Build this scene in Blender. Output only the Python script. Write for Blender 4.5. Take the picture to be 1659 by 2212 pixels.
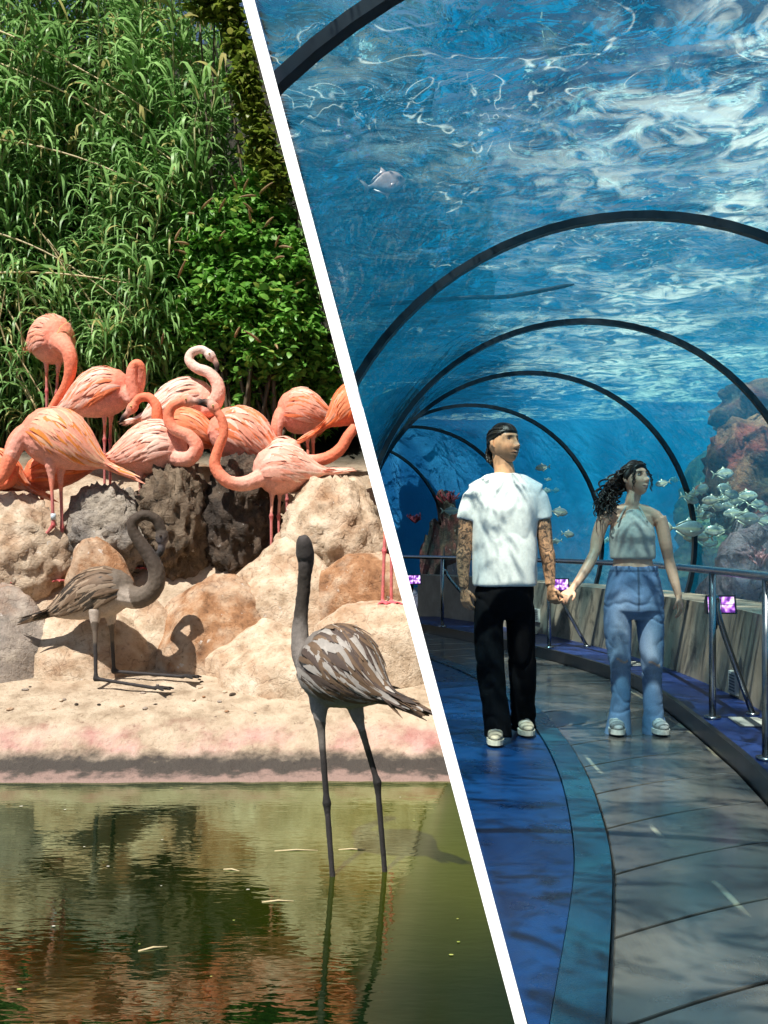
import bpy, bmesh, math, random
import numpy as np
from mathutils import Vector, Matrix, noise as mnoise

for o in list(bpy.data.objects):
    bpy.data.objects.remove(o)
SC = bpy.context.scene
COL = SC.collection
random.seed(7)
RNG = np.random.default_rng(11)

# ------------------------------------------------------------------ camera, sky, sun, exposure
F, CX, HY, H = 2125.0, 829.5, 1180.0, 1.13       # focal length in reference pixels, centre, horizon row, eye height
cam_d = bpy.data.cameras.new('camera')
cam = bpy.data.objects.new('camera', cam_d)
COL.objects.link(cam)
cam.location = (0, 0, H)
cam.rotation_euler = (math.pi / 2, 0, 0)
cam_d.sensor_fit = 'VERTICAL'
cam_d.sensor_height = 36
cam_d.lens = 36 * F / 2212
cam_d.shift_y = (HY - 1106) / 2212
cam_d.clip_start = 0.05
cam_d.clip_end = 400
SC.camera = cam

PL_D, PL_Z = 0.00997, -0.2663                     # the divider wall: x = PL_D*y + PL_Z*(z-H)
PN = Vector((1, -PL_D, -PL_Z)).normalized()       # its normal, towards the tunnel
SUN = Vector((PL_D * -0.44 + PL_Z * 0.88, -0.44, 0.88)).normalized()

world = bpy.data.worlds.new('World')
SC.world = world
world.use_nodes = True
wn = world.node_tree
sky = wn.nodes.new('ShaderNodeTexSky')
sky.sky_type = 'NISHITA'
sky.sun_disc = False
sky.sun_elevation = math.asin(SUN.z)
sky.sun_rotation = math.atan2(SUN.x, SUN.y)
sky.altitude = 100
wn.links.new(sky.outputs[0], wn.nodes['Background'].inputs[0])
wn.nodes['Background'].inputs[1].default_value = 0.055

sun_d = bpy.data.lights.new('sun', 'SUN')
sun_d.energy = 5.0
sun_d.angle = math.radians(0.5)
sun_d.color = (1.0, 0.95, 0.87)
sun = bpy.data.objects.new('sun', sun_d)
COL.objects.link(sun)
sun.rotation_euler = SUN.to_track_quat('Z', 'Y').to_euler()
sun.location = (0, 0, 12)

vs = SC.view_settings
vs.view_transform = 'Standard'
vs.look = 'None'
vs.gamma = 1
vs.use_curve_mapping = False
vs.exposure = 0.5
cy = SC.cycles
cy.use_denoising = True
cy.max_bounces = 8
cy.diffuse_bounces = 3
cy.glossy_bounces = 4
cy.transmission_bounces = 4
cy.transparent_max_bounces = 16
cy.volume_bounces = 1
cy.sample_clamp_indirect = 4
cy.caustics_reflective = False
cy.caustics_refractive = False
cy.use_adaptive_sampling = True
cy.adaptive_threshold = 0.02


# ------------------------------------------------------------------ helpers
def at(px, py, d):
    return Vector(((px - CX) / F * d, d, H + (HY - py) / F * d))

def plane_x(y, z):
    return PL_D * y + PL_Z * (z - H)

def srgb(r, g, b):
    f = lambda c: c / 12.92 if c <= 0.04045 else ((c + 0.055) / 1.055) ** 2.4
    return (f(r / 255), f(g / 255), f(b / 255))

def tag(o, label=None, cat=None, group=None, kind=None):
    if label: o['label'] = label
    if cat: o['category'] = cat
    if group: o['group'] = group
    if kind: o['kind'] = kind
    return o

def empty(name, loc, label=None, cat=None, group=None, rz=0):
    o = bpy.data.objects.new(name, None)
    COL.objects.link(o)
    o.location = loc
    o.rotation_euler = (0, 0, rz)
    o.empty_display_size = 0.1
    return tag(o, label, cat, group)

def put(name, me, mat, parent=None, smooth=True):
    """link a mesh given in world coordinates; under a parent its coordinates are made local"""
    if parent is not None:
        me.transform(Matrix.Translation(parent.location).inverted())
    if mat is not None:
        me.materials.clear()
        for m in (mat if isinstance(mat, (list, tuple)) else [mat]):
            me.materials.append(m)
    if smooth and len(me.polygons):
        me.polygons.foreach_set('use_smooth', [True] * len(me.polygons))
    o = bpy.data.objects.new(name, me)
    COL.objects.link(o)
    if parent is not None:
        o.parent = parent
    return o

def frames(path):
    P = [Vector(p) for p in path]
    T = []
    for i in range(len(P)):
        a = P[max(0, i - 1)]; b = P[min(len(P) - 1, i + 1)]
        t = (b - a)
        T.append(t.normalized() if t.length > 1e-9 else Vector((0, 0, 1)))
    return P, T

class MB:
    def __init__(s):
        s.v = []; s.f = []
    def add(s, v, f):
        n = len(s.v)
        s.v.extend(v); s.f.extend([tuple(i + n for i in q) for q in f])
    def loft(s, path, radii, up=(0, 0, 1), seg=14, power=2.0):
        """closed tube; radii = list of r or (r_side, r_up)"""
        P, T = frames(path)
        up = Vector(up); v = []; f = []
        prev = None
        for i, (p, t) in enumerate(zip(P, T)):
            if prev is None:
                sd = t.cross(up)
                if sd.length < 0.05: sd = t.cross(Vector((1, 0.3, 0)))
            else:
                sd = prev - t * prev.dot(t)
            sd.normalize(); prev = sd
            u = sd.cross(t).normalized()
            r = radii[i]
            ra, rb = (r, r) if not isinstance(r, (tuple, list)) else r
            for k in range(seg):
                a = 2 * math.pi * k / seg
                c, q = math.cos(a), math.sin(a)
                if power != 2.0:
                    c = math.copysign(abs(c) ** (2 / power), c); q = math.copysign(abs(q) ** (2 / power), q)
                v.append(p + sd * (ra * c) + u * (rb * q))
        n = len(P)
        for i in range(n - 1):
            for k in range(seg):
                a = i * seg + k; b = i * seg + (k + 1) % seg
                f.append((a, b, b + seg, a + seg))
        f.append(tuple(range(seg))[::-1]); f.append(tuple((n - 1) * seg + k for k in range(seg)))
        s.add(v, f); return s
    def ball(s, c, r, seg=14, rings=9, rot=None):
        c = Vector(c); rx, ry, rz = (r, r, r) if not isinstance(r, (tuple, list)) else r
        v = [Vector((0, 0, rz))]; f = []
        for i in range(1, rings):
            th = math.pi * i / rings
            for k in range(seg):
                a = 2 * math.pi * k / seg
                v.append(Vector((rx * math.sin(th) * math.cos(a), ry * math.sin(th) * math.sin(a), rz * math.cos(th))))
        v.append(Vector((0, 0, -rz)))
        for k in range(seg): f.append((0, 1 + k, 1 + (k + 1) % seg))
        for i in range(rings - 2):
            for k in range(seg):
                a = 1 + i * seg + k; b = 1 + i * seg + (k + 1) % seg
                f.append((a, a + seg, b + seg, b))
        L = len(v) - 1
        for k in range(seg): f.append((L, 1 + (rings - 2) * seg + (k + 1) % seg, 1 + (rings - 2) * seg + k))
        if rot is not None: v = [rot @ q for q in v]
        s.add([q + c for q in v], f); return s
    def box(s, c, size, rz=0.0, rot=None):
        c = Vector(c); x, y, z = [q / 2 for q in size]
        v = [Vector((a * x, b * y, e * z)) for a in (-1, 1) for b in (-1, 1) for e in (-1, 1)]
        R = rot if rot is not None else Matrix.Rotation(rz, 3, 'Z')
        s.add([R @ q + c for q in v], [(0, 1, 3, 2), (4, 6, 7, 5), (0, 4, 5, 1), (2, 3, 7, 6), (0, 2, 6, 4), (1, 5, 7, 3)])
        return s
    def prism(s, ring_a, ring_b):
        n = len(ring_a)
        f = [(i, (i + 1) % n, (i + 1) % n + n, i + n) for i in range(n)]
        f += [tuple(range(n))[::-1], tuple(range(n, 2 * n))]
        s.add([Vector(p) for p in ring_a] + [Vector(p) for p in ring_b], f); return s
    def mesh(s, name='mesh'):
        me = bpy.data.meshes.new(name)
        me.from_pydata([tuple(p) for p in s.v], [], s.f)
        bm = bmesh.new(); bm.from_mesh(me)
        bmesh.ops.recalc_face_normals(bm, faces=bm.faces[:]); bm.to_mesh(me); bm.free()
        return me
    def build(s, name, mat, parent=None, smooth=True):
        return put(name, s.mesh(name), mat, parent, smooth)

def spline(pts, n):
    P = [Vector(p) for p in pts]
    P = [P[0] * 2 - P[1]] + P + [P[-1] * 2 - P[-2]]
    out = []
    segs = len(P) - 3
    for i in range(n):
        u = i / (n - 1) * segs
        k = min(int(u), segs - 1); t = u - k
        a, b, c, e = P[k], P[k + 1], P[k + 2], P[k + 3]
        out.append(0.5 * ((2 * b) + (c - a) * t + (2 * a - 5 * b + 4 * c - e) * t * t + (3 * b - a - 3 * c + e) * t ** 3))
    return out

def interp(t, ts, vs_):
    return float(np.interp(t, ts, vs_))

def remesh(mb, voxel, smooth=4):
    me = mb.mesh('tmp')
    ob = bpy.data.objects.new('tmp', me); COL.objects.link(ob)
    m = ob.modifiers.new('r', 'REMESH'); m.mode = 'VOXEL'; m.voxel_size = voxel
    if smooth:
        q = ob.modifiers.new('s', 'SMOOTH'); q.factor = 0.5; q.iterations = smooth
    dg = bpy.context.evaluated_depsgraph_get(); dg.update()
    out = bpy.data.meshes.new_from_object(ob.evaluated_get(dg))
    bpy.data.objects.remove(ob); bpy.data.meshes.remove(me)
    return out

def coords(me):
    a = np.empty(len(me.vertices) * 3, np.float32); me.vertices.foreach_get('co', a); return a.reshape(-1, 3)

def set_coords(me, a):
    me.vertices.foreach_set('co', np.ascontiguousarray(a, np.float32).ravel()); me.update()

def normals(me):
    a = np.empty(len(me.vertices) * 3, np.float32); me.vertices.foreach_get('normal', a); return a.reshape(-1, 3)

def paint(me, rgb, name='Col'):
    at_ = me.color_attributes.new(name, 'FLOAT_COLOR', 'POINT')
    rgb = np.asarray(rgb, np.float32)
    if rgb.shape[1] == 3: rgb = np.concatenate([rgb, np.ones((len(rgb), 1), np.float32)], 1)
    at_.data.foreach_set('color', np.ascontiguousarray(rgb).ravel())

_seeds = {}
def vnoise(p, scale, seed=0, octaves=3):
    """cheap vectorised value noise, -1..1"""
    p = np.asarray(p, np.float64) * scale + seed * 17.31
    out = np.zeros(len(p)); amp = 1.0; tot = 0
    if seed not in _seeds: _seeds[seed] = np.random.default_rng(1000 + seed).random(4096)
    tb = _seeds[seed]
    for o in range(octaves):
        i = np.floor(p).astype(np.int64); f = p - i; f = f * f * (3 - 2 * f)
        acc = 0
        for dx in (0, 1):
            for dy in (0, 1):
                for dz in (0, 1):
                    h = ((i[:, 0] + dx) * 73856093) ^ ((i[:, 1] + dy) * 19349663) ^ ((i[:, 2] + dz) * 83492791)
                    w = (f[:, 0] if dx else 1 - f[:, 0]) * (f[:, 1] if dy else 1 - f[:, 1]) * (f[:, 2] if dz else 1 - f[:, 2])
                    acc = acc + w * tb[h & 4095]
        out += amp * (acc * 2 - 1); tot += amp; amp *= 0.5; p = p * 2.03 + 5.1
    return out / tot

def clip(me, right=True, off=0.02):
    """cut a world-coordinate mesh where the divider wall stands"""
    bm = bmesh.new(); bm.from_mesh(me)
    bmesh.ops.bisect_plane(bm, geom=bm.verts[:] + bm.edges[:] + bm.faces[:], dist=1e-5, plane_co=Vector((0, 0, H)) + PN * (off if right else -off),
                           plane_no=PN, clear_inner=right, clear_outer=not right)
    bm.to_mesh(me); bm.free(); me.update()
    return me

def needs_clip(me, right, off=0.02):
    c = coords(me) - np.array((0, 0, H))
    s = c @ np.array(PN)
    return (s.min() < off) if right else (s.max() > -off)

# ------------------------------------------------------------------ materials
def new_mat(name):
    m = bpy.data.materials.new(name); m.use_nodes = True
    nt = m.node_tree
    return m, nt, nt.nodes, nt.links, nt.nodes['Principled BSDF']

def ramp(N, L, src, stops):
    r = N.new('ShaderNodeValToRGB'); L.new(src, r.inputs[0])
    e = r.color_ramp.elements
    while len(e) < len(stops): e.new(0.5)
    for k, (p, c) in enumerate(stops):
        e[k].position = p; e[k].color = (*c, 1) if len(c) == 3 else c
    return r.outputs[0]

def tex_noise(N, L, vec, scale, detail=4, rough=0.55, dist=0.0):
    t = N.new('ShaderNodeTexNoise'); t.inputs['Scale'].default_value = scale; t.inputs['Detail'].default_value = detail
    t.inputs['Roughness'].default_value = rough; t.inputs['Distortion'].default_value = dist
    if vec is not None: L.new(vec, t.inputs['Vector'])
    return t.outputs[0]

def mixrgb(N, L, fac, a, b, mode='MIX'):
    m = N.new('ShaderNodeMix'); m.data_type = 'RGBA'; m.blend_type = mode; m.clamp_result = False
    for sock, v in ((m.inputs[0], fac), (m.inputs[6], a), (m.inputs[7], b)):
        if hasattr(v, 'is_linked'): L.new(v, sock)
        else: sock.default_value = v if not isinstance(v, tuple) else ((*v, 1) if len(v) == 3 else v)
    return m.outputs[2]

def math_n(N, L, op, a, b=None, c=None):
    m = N.new('ShaderNodeMath'); m.operation = op
    for i, v in enumerate((a, b, c)):
        if v is None: continue
        if hasattr(v, 'is_linked'): L.new(v, m.inputs[i])
        else: m.inputs[i].default_value = v
    return m.outputs[0]

def bump(N, L, h, strength, dist, bs):
    b = N.new('ShaderNodeBump'); b.inputs['Strength'].default_value = strength; b.inputs['Distance'].default_value = dist
    L.new(h, b.inputs['Height']); L.new(b.outputs[0], bs.inputs['Normal']); return b

def simple(name, c1, c2=None, rough=0.6, metal=0.0, scale=8.0, bmp=0.0, bscale=None, bdist=0.01, spec=0.5, detail=5, coat=0.0, sheen=0.0):
    m, nt, N, L, bs = new_mat(name)
    tc = N.new('ShaderNodeTexCoord')
    if c2 is None: c2 = tuple(q * 0.7 for q in c1)
    n = tex_noise(N, L, tc.outputs['Object'], scale, detail, 0.6)
    L.new(ramp(N, L, n, [(0.33, c2), (0.67, c1)]), bs.inputs['Base Color'])
    bs.inputs['Roughness'].default_value = rough; bs.inputs['Metallic'].default_value = metal
    bs.inputs['Specular IOR Level'].default_value = spec
    bs.inputs['Coat Weight'].default_value = coat
    bs.inputs['Sheen Weight'].default_value = sheen
    if bmp:
        bump(N, L, tex_noise(N, L, tc.outputs['Object'], bscale or scale * 4, 5, 0.65), bmp, bdist, bs)
    return m

def attr_mat(name, rough=0.6, var=0.15, vscale=60.0, bmp=0.0, bscale=120.0, sss=0.0, transl=0.0, spec=0.4, bdist=0.004, sheen=0.0):
    """colour from the painted Col attribute with fine variation"""
    m, nt, N, L, bs = new_mat(name)
    a = N.new('ShaderNodeAttribute'); a.attribute_name = 'Col'
    tc = N.new('ShaderNodeTexCoord')
    n = tex_noise(N, L, tc.outputs['Object'], vscale, 4, 0.6)
    v = ramp(N, L, n, [(0.3, (1 - var,) * 3), (0.7, (1 + var,) * 3)])
    col = mixrgb(N, L, 1.0, a.outputs[0], v, 'MULTIPLY')
    L.new(col, bs.inputs['Base Color'])
    bs.inputs['Roughness'].default_value = rough; bs.inputs['Specular IOR Level'].default_value = spec
    bs.inputs['Sheen Weight'].default_value = sheen
    if sss:
        bs.inputs['Subsurface Weight'].default_value = sss
        bs.inputs['Subsurface Radius'].default_value = (0.012, 0.005, 0.003); bs.inputs['Subsurface Scale'].default_value = 1.0
    if bmp: bump(N, L, tex_noise(N, L, tc.outputs['Object'], bscale, 4, 0.6), bmp, bdist, bs)
    if transl:
        out = N['Material Output']; tr = N.new('ShaderNodeBsdfTranslucent'); L.new(col, tr.inputs[0])
        mx = N.new('ShaderNodeMixShader'); mx.inputs[0].default_value = transl
        L.new(bs.outputs[0], mx.inputs[1]); L.new(tr.outputs[0], mx.inputs[2]); L.new(mx.outputs[0], out.inputs[0])
    return m

M = {}
M['divider'] = simple('white_paint', (0.88, 0.88, 0.88), (0.86, 0.86, 0.86), 0.5, bmp=0.05, bscale=60)
M['leaf'] = attr_mat('leaf', 0.42, 0.2, 25, transl=0.48, spec=0.45)
M['stem'] = attr_mat('cane', 0.5, 0.25, 30)
M['feather'] = attr_mat('feather', 0.65, 0.12, 70, transl=0.12, sheen=0.06)
M['bird'] = attr_mat('bird_skin_and_down', 0.68, 0.16, 110, bmp=0.5, bscale=190, sheen=0.04, spec=0.25)
M['skin'] = attr_mat('skin', 0.45, 0.07, 50, bmp=0.06, bscale=300, sss=0.08)
M['eye'] = attr_mat('eye', 0.12, 0.02, 10, spec=0.7)

# ================================================================== THE DIVIDER WALL
def build_divider():
    # its near edge leans back, and the wall grows a little thicker towards the top
    y1, z0, z1 = 11.5, -0.9, 7.2
    yb, yt, tb, tt = 1.75, 6.15, 0.0107, 0.0377
    def pt(y, z, t): return Vector((plane_x(y, z) + t, y, z))
    a = [pt(yb, z0, -tb), pt(yt, z1, -tt), pt(y1, z1, -tt), pt(y1, z0, -tb)]
    b = [pt(yb, z0, tb), pt(yt, z1, tt), pt(y1, z1, tt), pt(y1, z0, tb)]
    o = MB().prism(a, b).build('divider_wall', M['divider'], None, False)
    tag(o, 'plain white slanted partition wall between flamingo lagoon and aquarium tunnel', 'wall')
build_divider()

# ================================================================== LAGOON SIDE: ground, water
TD = [2.0, 3.0, 4.2, 4.60, 4.74, 4.86, 4.98, 5.06, 5.18, 5.36, 5.6, 5.9, 6.1, 6.35, 6.55, 6.75, 7.2, 7.5, 8.0, 9.0, 10.0, 10.6, 11.4]
TZ = [-0.7, -0.6, -0.35, -0.06, 0.012, 0.035, 0.10, 0.165, 0.225, 0.275, 0.335, 0.41, 0.50, 0.70, 0.88, 1.05, 1.45, 1.72, 1.9, 2.1, 2.6, 5.2, 7.0]
def terrain_z(x, y):
    x = np.asarray(x, float); y = np.asarray(y, float)
    p = np.stack([x, y, np.zeros_like(x)], -1).reshape(-1, 3)
    wob = vnoise(p, 0.9, 1, 2).reshape(x.shape) * 0.10
    edge = np.clip((y - 4.2) / 0.6, 0, 1)
    yy = y + wob * (0.45 + 0.8 * np.clip((y - 5.4) / 1.0, 0, 1))
    z = np.interp(yy, TD, TZ)
    rough = np.clip((y - 5.3) / 1.2, 0.15, 1.0)
    z = z + edge * (vnoise(p, 3.0, 2, 4).reshape(x.shape) * 0.05 * rough + vnoise(p, 14, 3, 3).reshape(x.shape) * 0.010)
    return z

def build_ground():
    xs = np.arange(-9.0, 1.2, 0.035); ys = np.concatenate([np.arange(1.0, 4.4, 0.2), np.arange(4.4, 7.6, 0.022), np.arange(7.6, 11.5, 0.12)])
    X, Y = np.meshgrid(xs, ys)
    Z = terrain_z(X, Y)
    v = np.stack([X, Y, Z], -1).reshape(-1, 3)
    nx, ny = len(xs), len(ys)
    i = np.arange((nx - 1) * (ny - 1)); r, c = i // (nx - 1), i % (nx - 1)
    a = r * nx + c
    f = np.stack([a, a + 1, a + nx + 1, a + nx], -1)
    me = bpy.data.meshes.new('ground'); me.from_pydata(v.tolist(), [], f.tolist())
    clip(me, False, 0.004)
    m, nt, N, L, bs = new_mat('sandy_bank')
    g = N.new('ShaderNodeNewGeometry'); sx = N.new('ShaderNodeSeparateXYZ'); L.new(g.outputs['Position'], sx.inputs[0])
    P = g.outputs['Position']
    big = tex_noise(N, L, P, 2.2, 5, 0.6); fine = tex_noise(N, L, P, 26, 6, 0.7); mid = tex_noise(N, L, P, 7, 5, 0.65)
    sand = ramp(N, L, mid, [(0.30, (0.30, 0.22, 0.145)), (0.5, (0.52, 0.41, 0.295)), (0.7, (0.64, 0.53, 0.40))])
    rust = ramp(N, L, big, [(0.52, (0, 0, 0)), (0.66, (1, 1, 1))])
    up_ = ramp(N, L, math_n(N, L, 'MULTIPLY', sx.outputs[2], 1.0), [(0.30, (0, 0, 0)), (0.48, (1, 1, 1))])
    col = mixrgb(N, L, math_n(N, L, 'MULTIPLY', math_n(N, L, 'MULTIPLY', rust, up_), 0.75), sand, (0.33, 0.15, 0.06))
    specks = ramp(N, L, fine, [(0.30, (0.35, 0.30, 0.26)), (0.42, (1, 1, 1))])
    col = mixrgb(N, L, 0.85, col, specks, 'MULTIPLY')
    zz = math_n(N, L, 'ADD', sx.outputs[2], math_n(N, L, 'MULTIPLY', math_n(N, L, 'SUBTRACT', mid, 0.5), 0.10))
    pinkmask = ramp(N, L, zz, [(0.07, (0, 0, 0)), (0.11, (1, 1, 1)), (0.17, (0.75, 0.75, 0.75)), (0.22, (0, 0, 0))])
    pinkvar = ramp(N, L, tex_noise(N, L, P, 3.3, 4, 0.6), [(0.40, (0.05, 0.05, 0.05)), (0.60, (1, 1, 1))])
    pinkcol = ramp(N, L, mid, [(0.35, (0.42, 0.17, 0.15)), (0.62, (0.60, 0.37, 0.33))])
    col = mixrgb(N, L, math_n(N, L, 'MULTIPLY', pinkmask, pinkvar), col, pinkcol)
    mud = ramp(N, L, zz, [(0.065, (1, 1, 1)), (0.105, (0, 0, 0))])
    col = mixrgb(N, L, math_n(N, L, 'MULTIPLY', mud, 0.94), col, (0.032, 0.028, 0.027))
    lip = ramp(N, L, zz, [(0.012, (1, 1, 1)), (0.03, (0, 0, 0))])
    col = mixrgb(N, L, math_n(N, L, 'MULTIPLY', lip, 0.75), col, (0.40, 0.27, 0.23))
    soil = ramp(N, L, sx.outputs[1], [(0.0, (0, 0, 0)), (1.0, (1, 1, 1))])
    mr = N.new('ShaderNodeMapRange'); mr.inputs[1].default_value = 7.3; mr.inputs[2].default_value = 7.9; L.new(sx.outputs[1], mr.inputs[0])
    col = mixrgb(N, L, mr.outputs[0], col, (0.022, 0.022, 0.012))  # dark soil, near black to put the deep thicket shade into its colour
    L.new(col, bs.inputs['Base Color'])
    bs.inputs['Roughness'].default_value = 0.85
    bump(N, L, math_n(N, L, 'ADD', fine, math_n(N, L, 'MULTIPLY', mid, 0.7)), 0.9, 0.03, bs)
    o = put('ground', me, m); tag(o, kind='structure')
    # lagoon water
    mb = MB()
    q = [(-9, -6), (plane_x(-6, 0) - 0.004, -6), (plane_x(4.95, 0) - 0.004, 4.95), (-9, 4.95)]
    mb.add([Vector((x, y, 0.0)) for x, y in q], [(0, 1, 2, 3)])
    m, nt, N, L, bs = new_mat('lagoon_water')
    g = N.new('ShaderNodeNewGeometry'); P = g.outputs['Position']
    mp = N.new('ShaderNodeMapping'); mp.inputs['Scale'].default_value = (1.0, 2.6, 1.0); L.new(P, mp.inputs[0])
    n1 = tex_noise(N, L, mp.outputs[0], 3.2, 3, 0.5); n2 = tex_noise(N, L, mp.outputs[0], 14, 2, 0.5, 0.4)
    murk = tex_noise(N, L, P, 0.9, 3, 0.5)
    sx = N.new('ShaderNodeSeparateXYZ'); L.new(P, sx.inputs[0])
    mr = N.new('ShaderNodeMapRange'); mr.inputs[1].default_value = -0.75; mr.inputs[2].default_value = -0.05; L.new(sx.outputs[0], mr.inputs[0])
    my = N.new('ShaderNodeMapRange'); my.inputs[1].default_value = 2.5; my.inputs[2].default_value = 3.6; L.new(sx.outputs[1], my.inputs[0])
    alg = math_n(N, L, 'MULTIPLY', math_n(N, L, 'MULTIPLY', mr.outputs[0], my.outputs[0]), ramp(N, L, murk, [(0.3, (0.5,) * 3), (0.6, (1,) * 3)]))
    col = mixrgb(N, L, alg, (0.003, 0.010, 0.002), (0.058, 0.068, 0.001))
    L.new(col, bs.inputs['Base Color'])
    bs.inputs['Roughness'].default_value = 0.03; bs.inputs['IOR'].default_value = 1.33
    b = N.new('ShaderNodeBump'); b.inputs['Strength'].default_value = 0.11; b.inputs['Distance'].default_value = 0.012
    L.new(math_n(N, L, 'ADD', n1, math_n(N, L, 'MULTIPLY', n2, 0.42)), b.inputs['Height'])
    L.new(b.outputs[0], bs.inputs['Normal'])
    gl = N.new('ShaderNodeBsdfGlossy'); gl.inputs['Roughness'].default_value = 0.02; gl.inputs[0].default_value = (0.62, 0.88, 0.50, 1); L.new(b.outputs[0], gl.inputs['Normal'])
    fr = N.new('ShaderNodeFresnel'); fr.inputs[0].default_value = 1.45; L.new(b.outputs[0], fr.inputs['Normal'])
    mx = N.new('ShaderNodeMixShader'); L.new(math_n(N, L, 'MULTIPLY', fr.outputs[0], 1.25), mx.inputs[0])
    L.new(bs.outputs[0], mx.inputs[1]); L.new(gl.outputs[0], mx.inputs[2]); L.new(mx.outputs[0], N['Material Output'].inputs[0])
    o = mb.build('lagoon_water', m, None, False); tag(o, kind='structure')
build_ground()

# ---- rocks and mud nests
def rock_mat(name, c_lo, c_mid, c_hi, stain, stain_amt=0.6, lump=0.6):
    m, nt, N, L, bs = new_mat(name)
    g = N.new('ShaderNodeNewGeometry'); P = g.outputs['Position']
    a = tex_noise(N, L, P, 9, 6, 0.65); b = tex_noise(N, L, P, 3.1, 4, 0.6); c = tex_noise(N, L, P, 42, 5, 0.7)
    col = ramp(N, L, a, [(0.3, c_lo), (0.5, c_mid), (0.7, c_hi)])
    s = ramp(N, L, b, [(0.47, (0, 0, 0)), (0.63, (1, 1, 1))])
    col = mixrgb(N, L, math_n(N, L, 'MULTIPLY', s, stain_amt), col, stain)
    sp = ramp(N, L, c, [(0.30, (0.35, 0.33, 0.3)), (0.45, (1, 1, 1))])
    col = mixrgb(N, L, 0.8, col, sp, 'MULTIPLY')
    vo = N.new('ShaderNodeTexVoronoi'); vo.feature = 'DISTANCE_TO_EDGE'; vo.inputs['Scale'].default_value = 3.4
    wv = N.new('ShaderNodeVectorMath'); wv.operation = 'MULTIPLY_ADD'; nw = N.new('ShaderNodeTexNoise'); nw.inputs['Scale'].default_value = 5; nw.inputs['Detail'].default_value = 4; L.new(P, nw.inputs['Vector'])
    L.new(nw.outputs[1], wv.inputs[0]); wv.inputs[1].default_value = (0.5, 0.5, 0.5); L.new(P, wv.inputs[2]); L.new(wv.outputs[0], vo.inputs['Vector'])
    crack = ramp(N, L, vo.outputs['Distance'], [(0.0, (0, 0, 0)), (0.035, (1, 1, 1))])
    cm = ramp(N, L, b, [(0.42, (0, 0, 0)), (0.6, (0.5, 0.5, 0.5))])
    col = mixrgb(N, L, cm, col, ramp(N, L, vo.outputs['Distance'], [(0.0, (0.3, 0.24, 0.2)), (0.03, (1, 1, 1))]), 'MULTIPLY')
    drop = ramp(N, L, tex_noise(N, L, P, 15, 4, 0.7), [(0.66, (0, 0, 0)), (0.70, (1, 1, 1))])
    col = mixrgb(N, L, math_n(N, L, 'MULTIPLY', drop, 0.6), col, (0.62, 0.60, 0.56))
    a = math_n(N, L, 'ADD', a, math_n(N, L, 'MULTIPLY', crack, 0.12))
    L.new(col, bs.inputs['Base Color']); bs.inputs['Roughness'].default_value = 0.88
    bump(N, L, math_n(N, L, 'ADD', a, math_n(N, L, 'MULTIPLY', c, 0.5)), lump, 0.035, bs)
    return m
M['rock_pale'] = rock_mat('pale_rock', (0.30, 0.21, 0.13), (0.55, 0.43, 0.31), (0.68, 0.57, 0.44), (0.34, 0.16, 0.07), 0.5)
M['rock_rust'] = rock_mat('rusty_rock', (0.16, 0.075, 0.035), (0.34, 0.17, 0.08), (0.50, 0.34, 0.22), (0.58, 0.46, 0.34), 0.75)
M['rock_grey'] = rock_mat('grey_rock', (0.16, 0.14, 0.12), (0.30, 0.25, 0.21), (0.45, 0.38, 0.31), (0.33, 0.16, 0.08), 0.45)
M['mud'] = rock_mat('mud_nest', (0.06, 0.045, 0.03), (0.16, 0.115, 0.075), (0.30, 0.23, 0.16), (0.09, 0.06, 0.04), 0.5, 1.0)
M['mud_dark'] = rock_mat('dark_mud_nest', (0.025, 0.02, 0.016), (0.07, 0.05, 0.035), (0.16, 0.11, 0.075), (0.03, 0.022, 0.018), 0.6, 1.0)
M['mud_white'] = rock_mat('limed_mud_nest', (0.20, 0.17, 0.14), (0.36, 0.31, 0.25), (0.50, 0.44, 0.37), (0.13, 0.12, 0.12), 0.7, 1.0)

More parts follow.
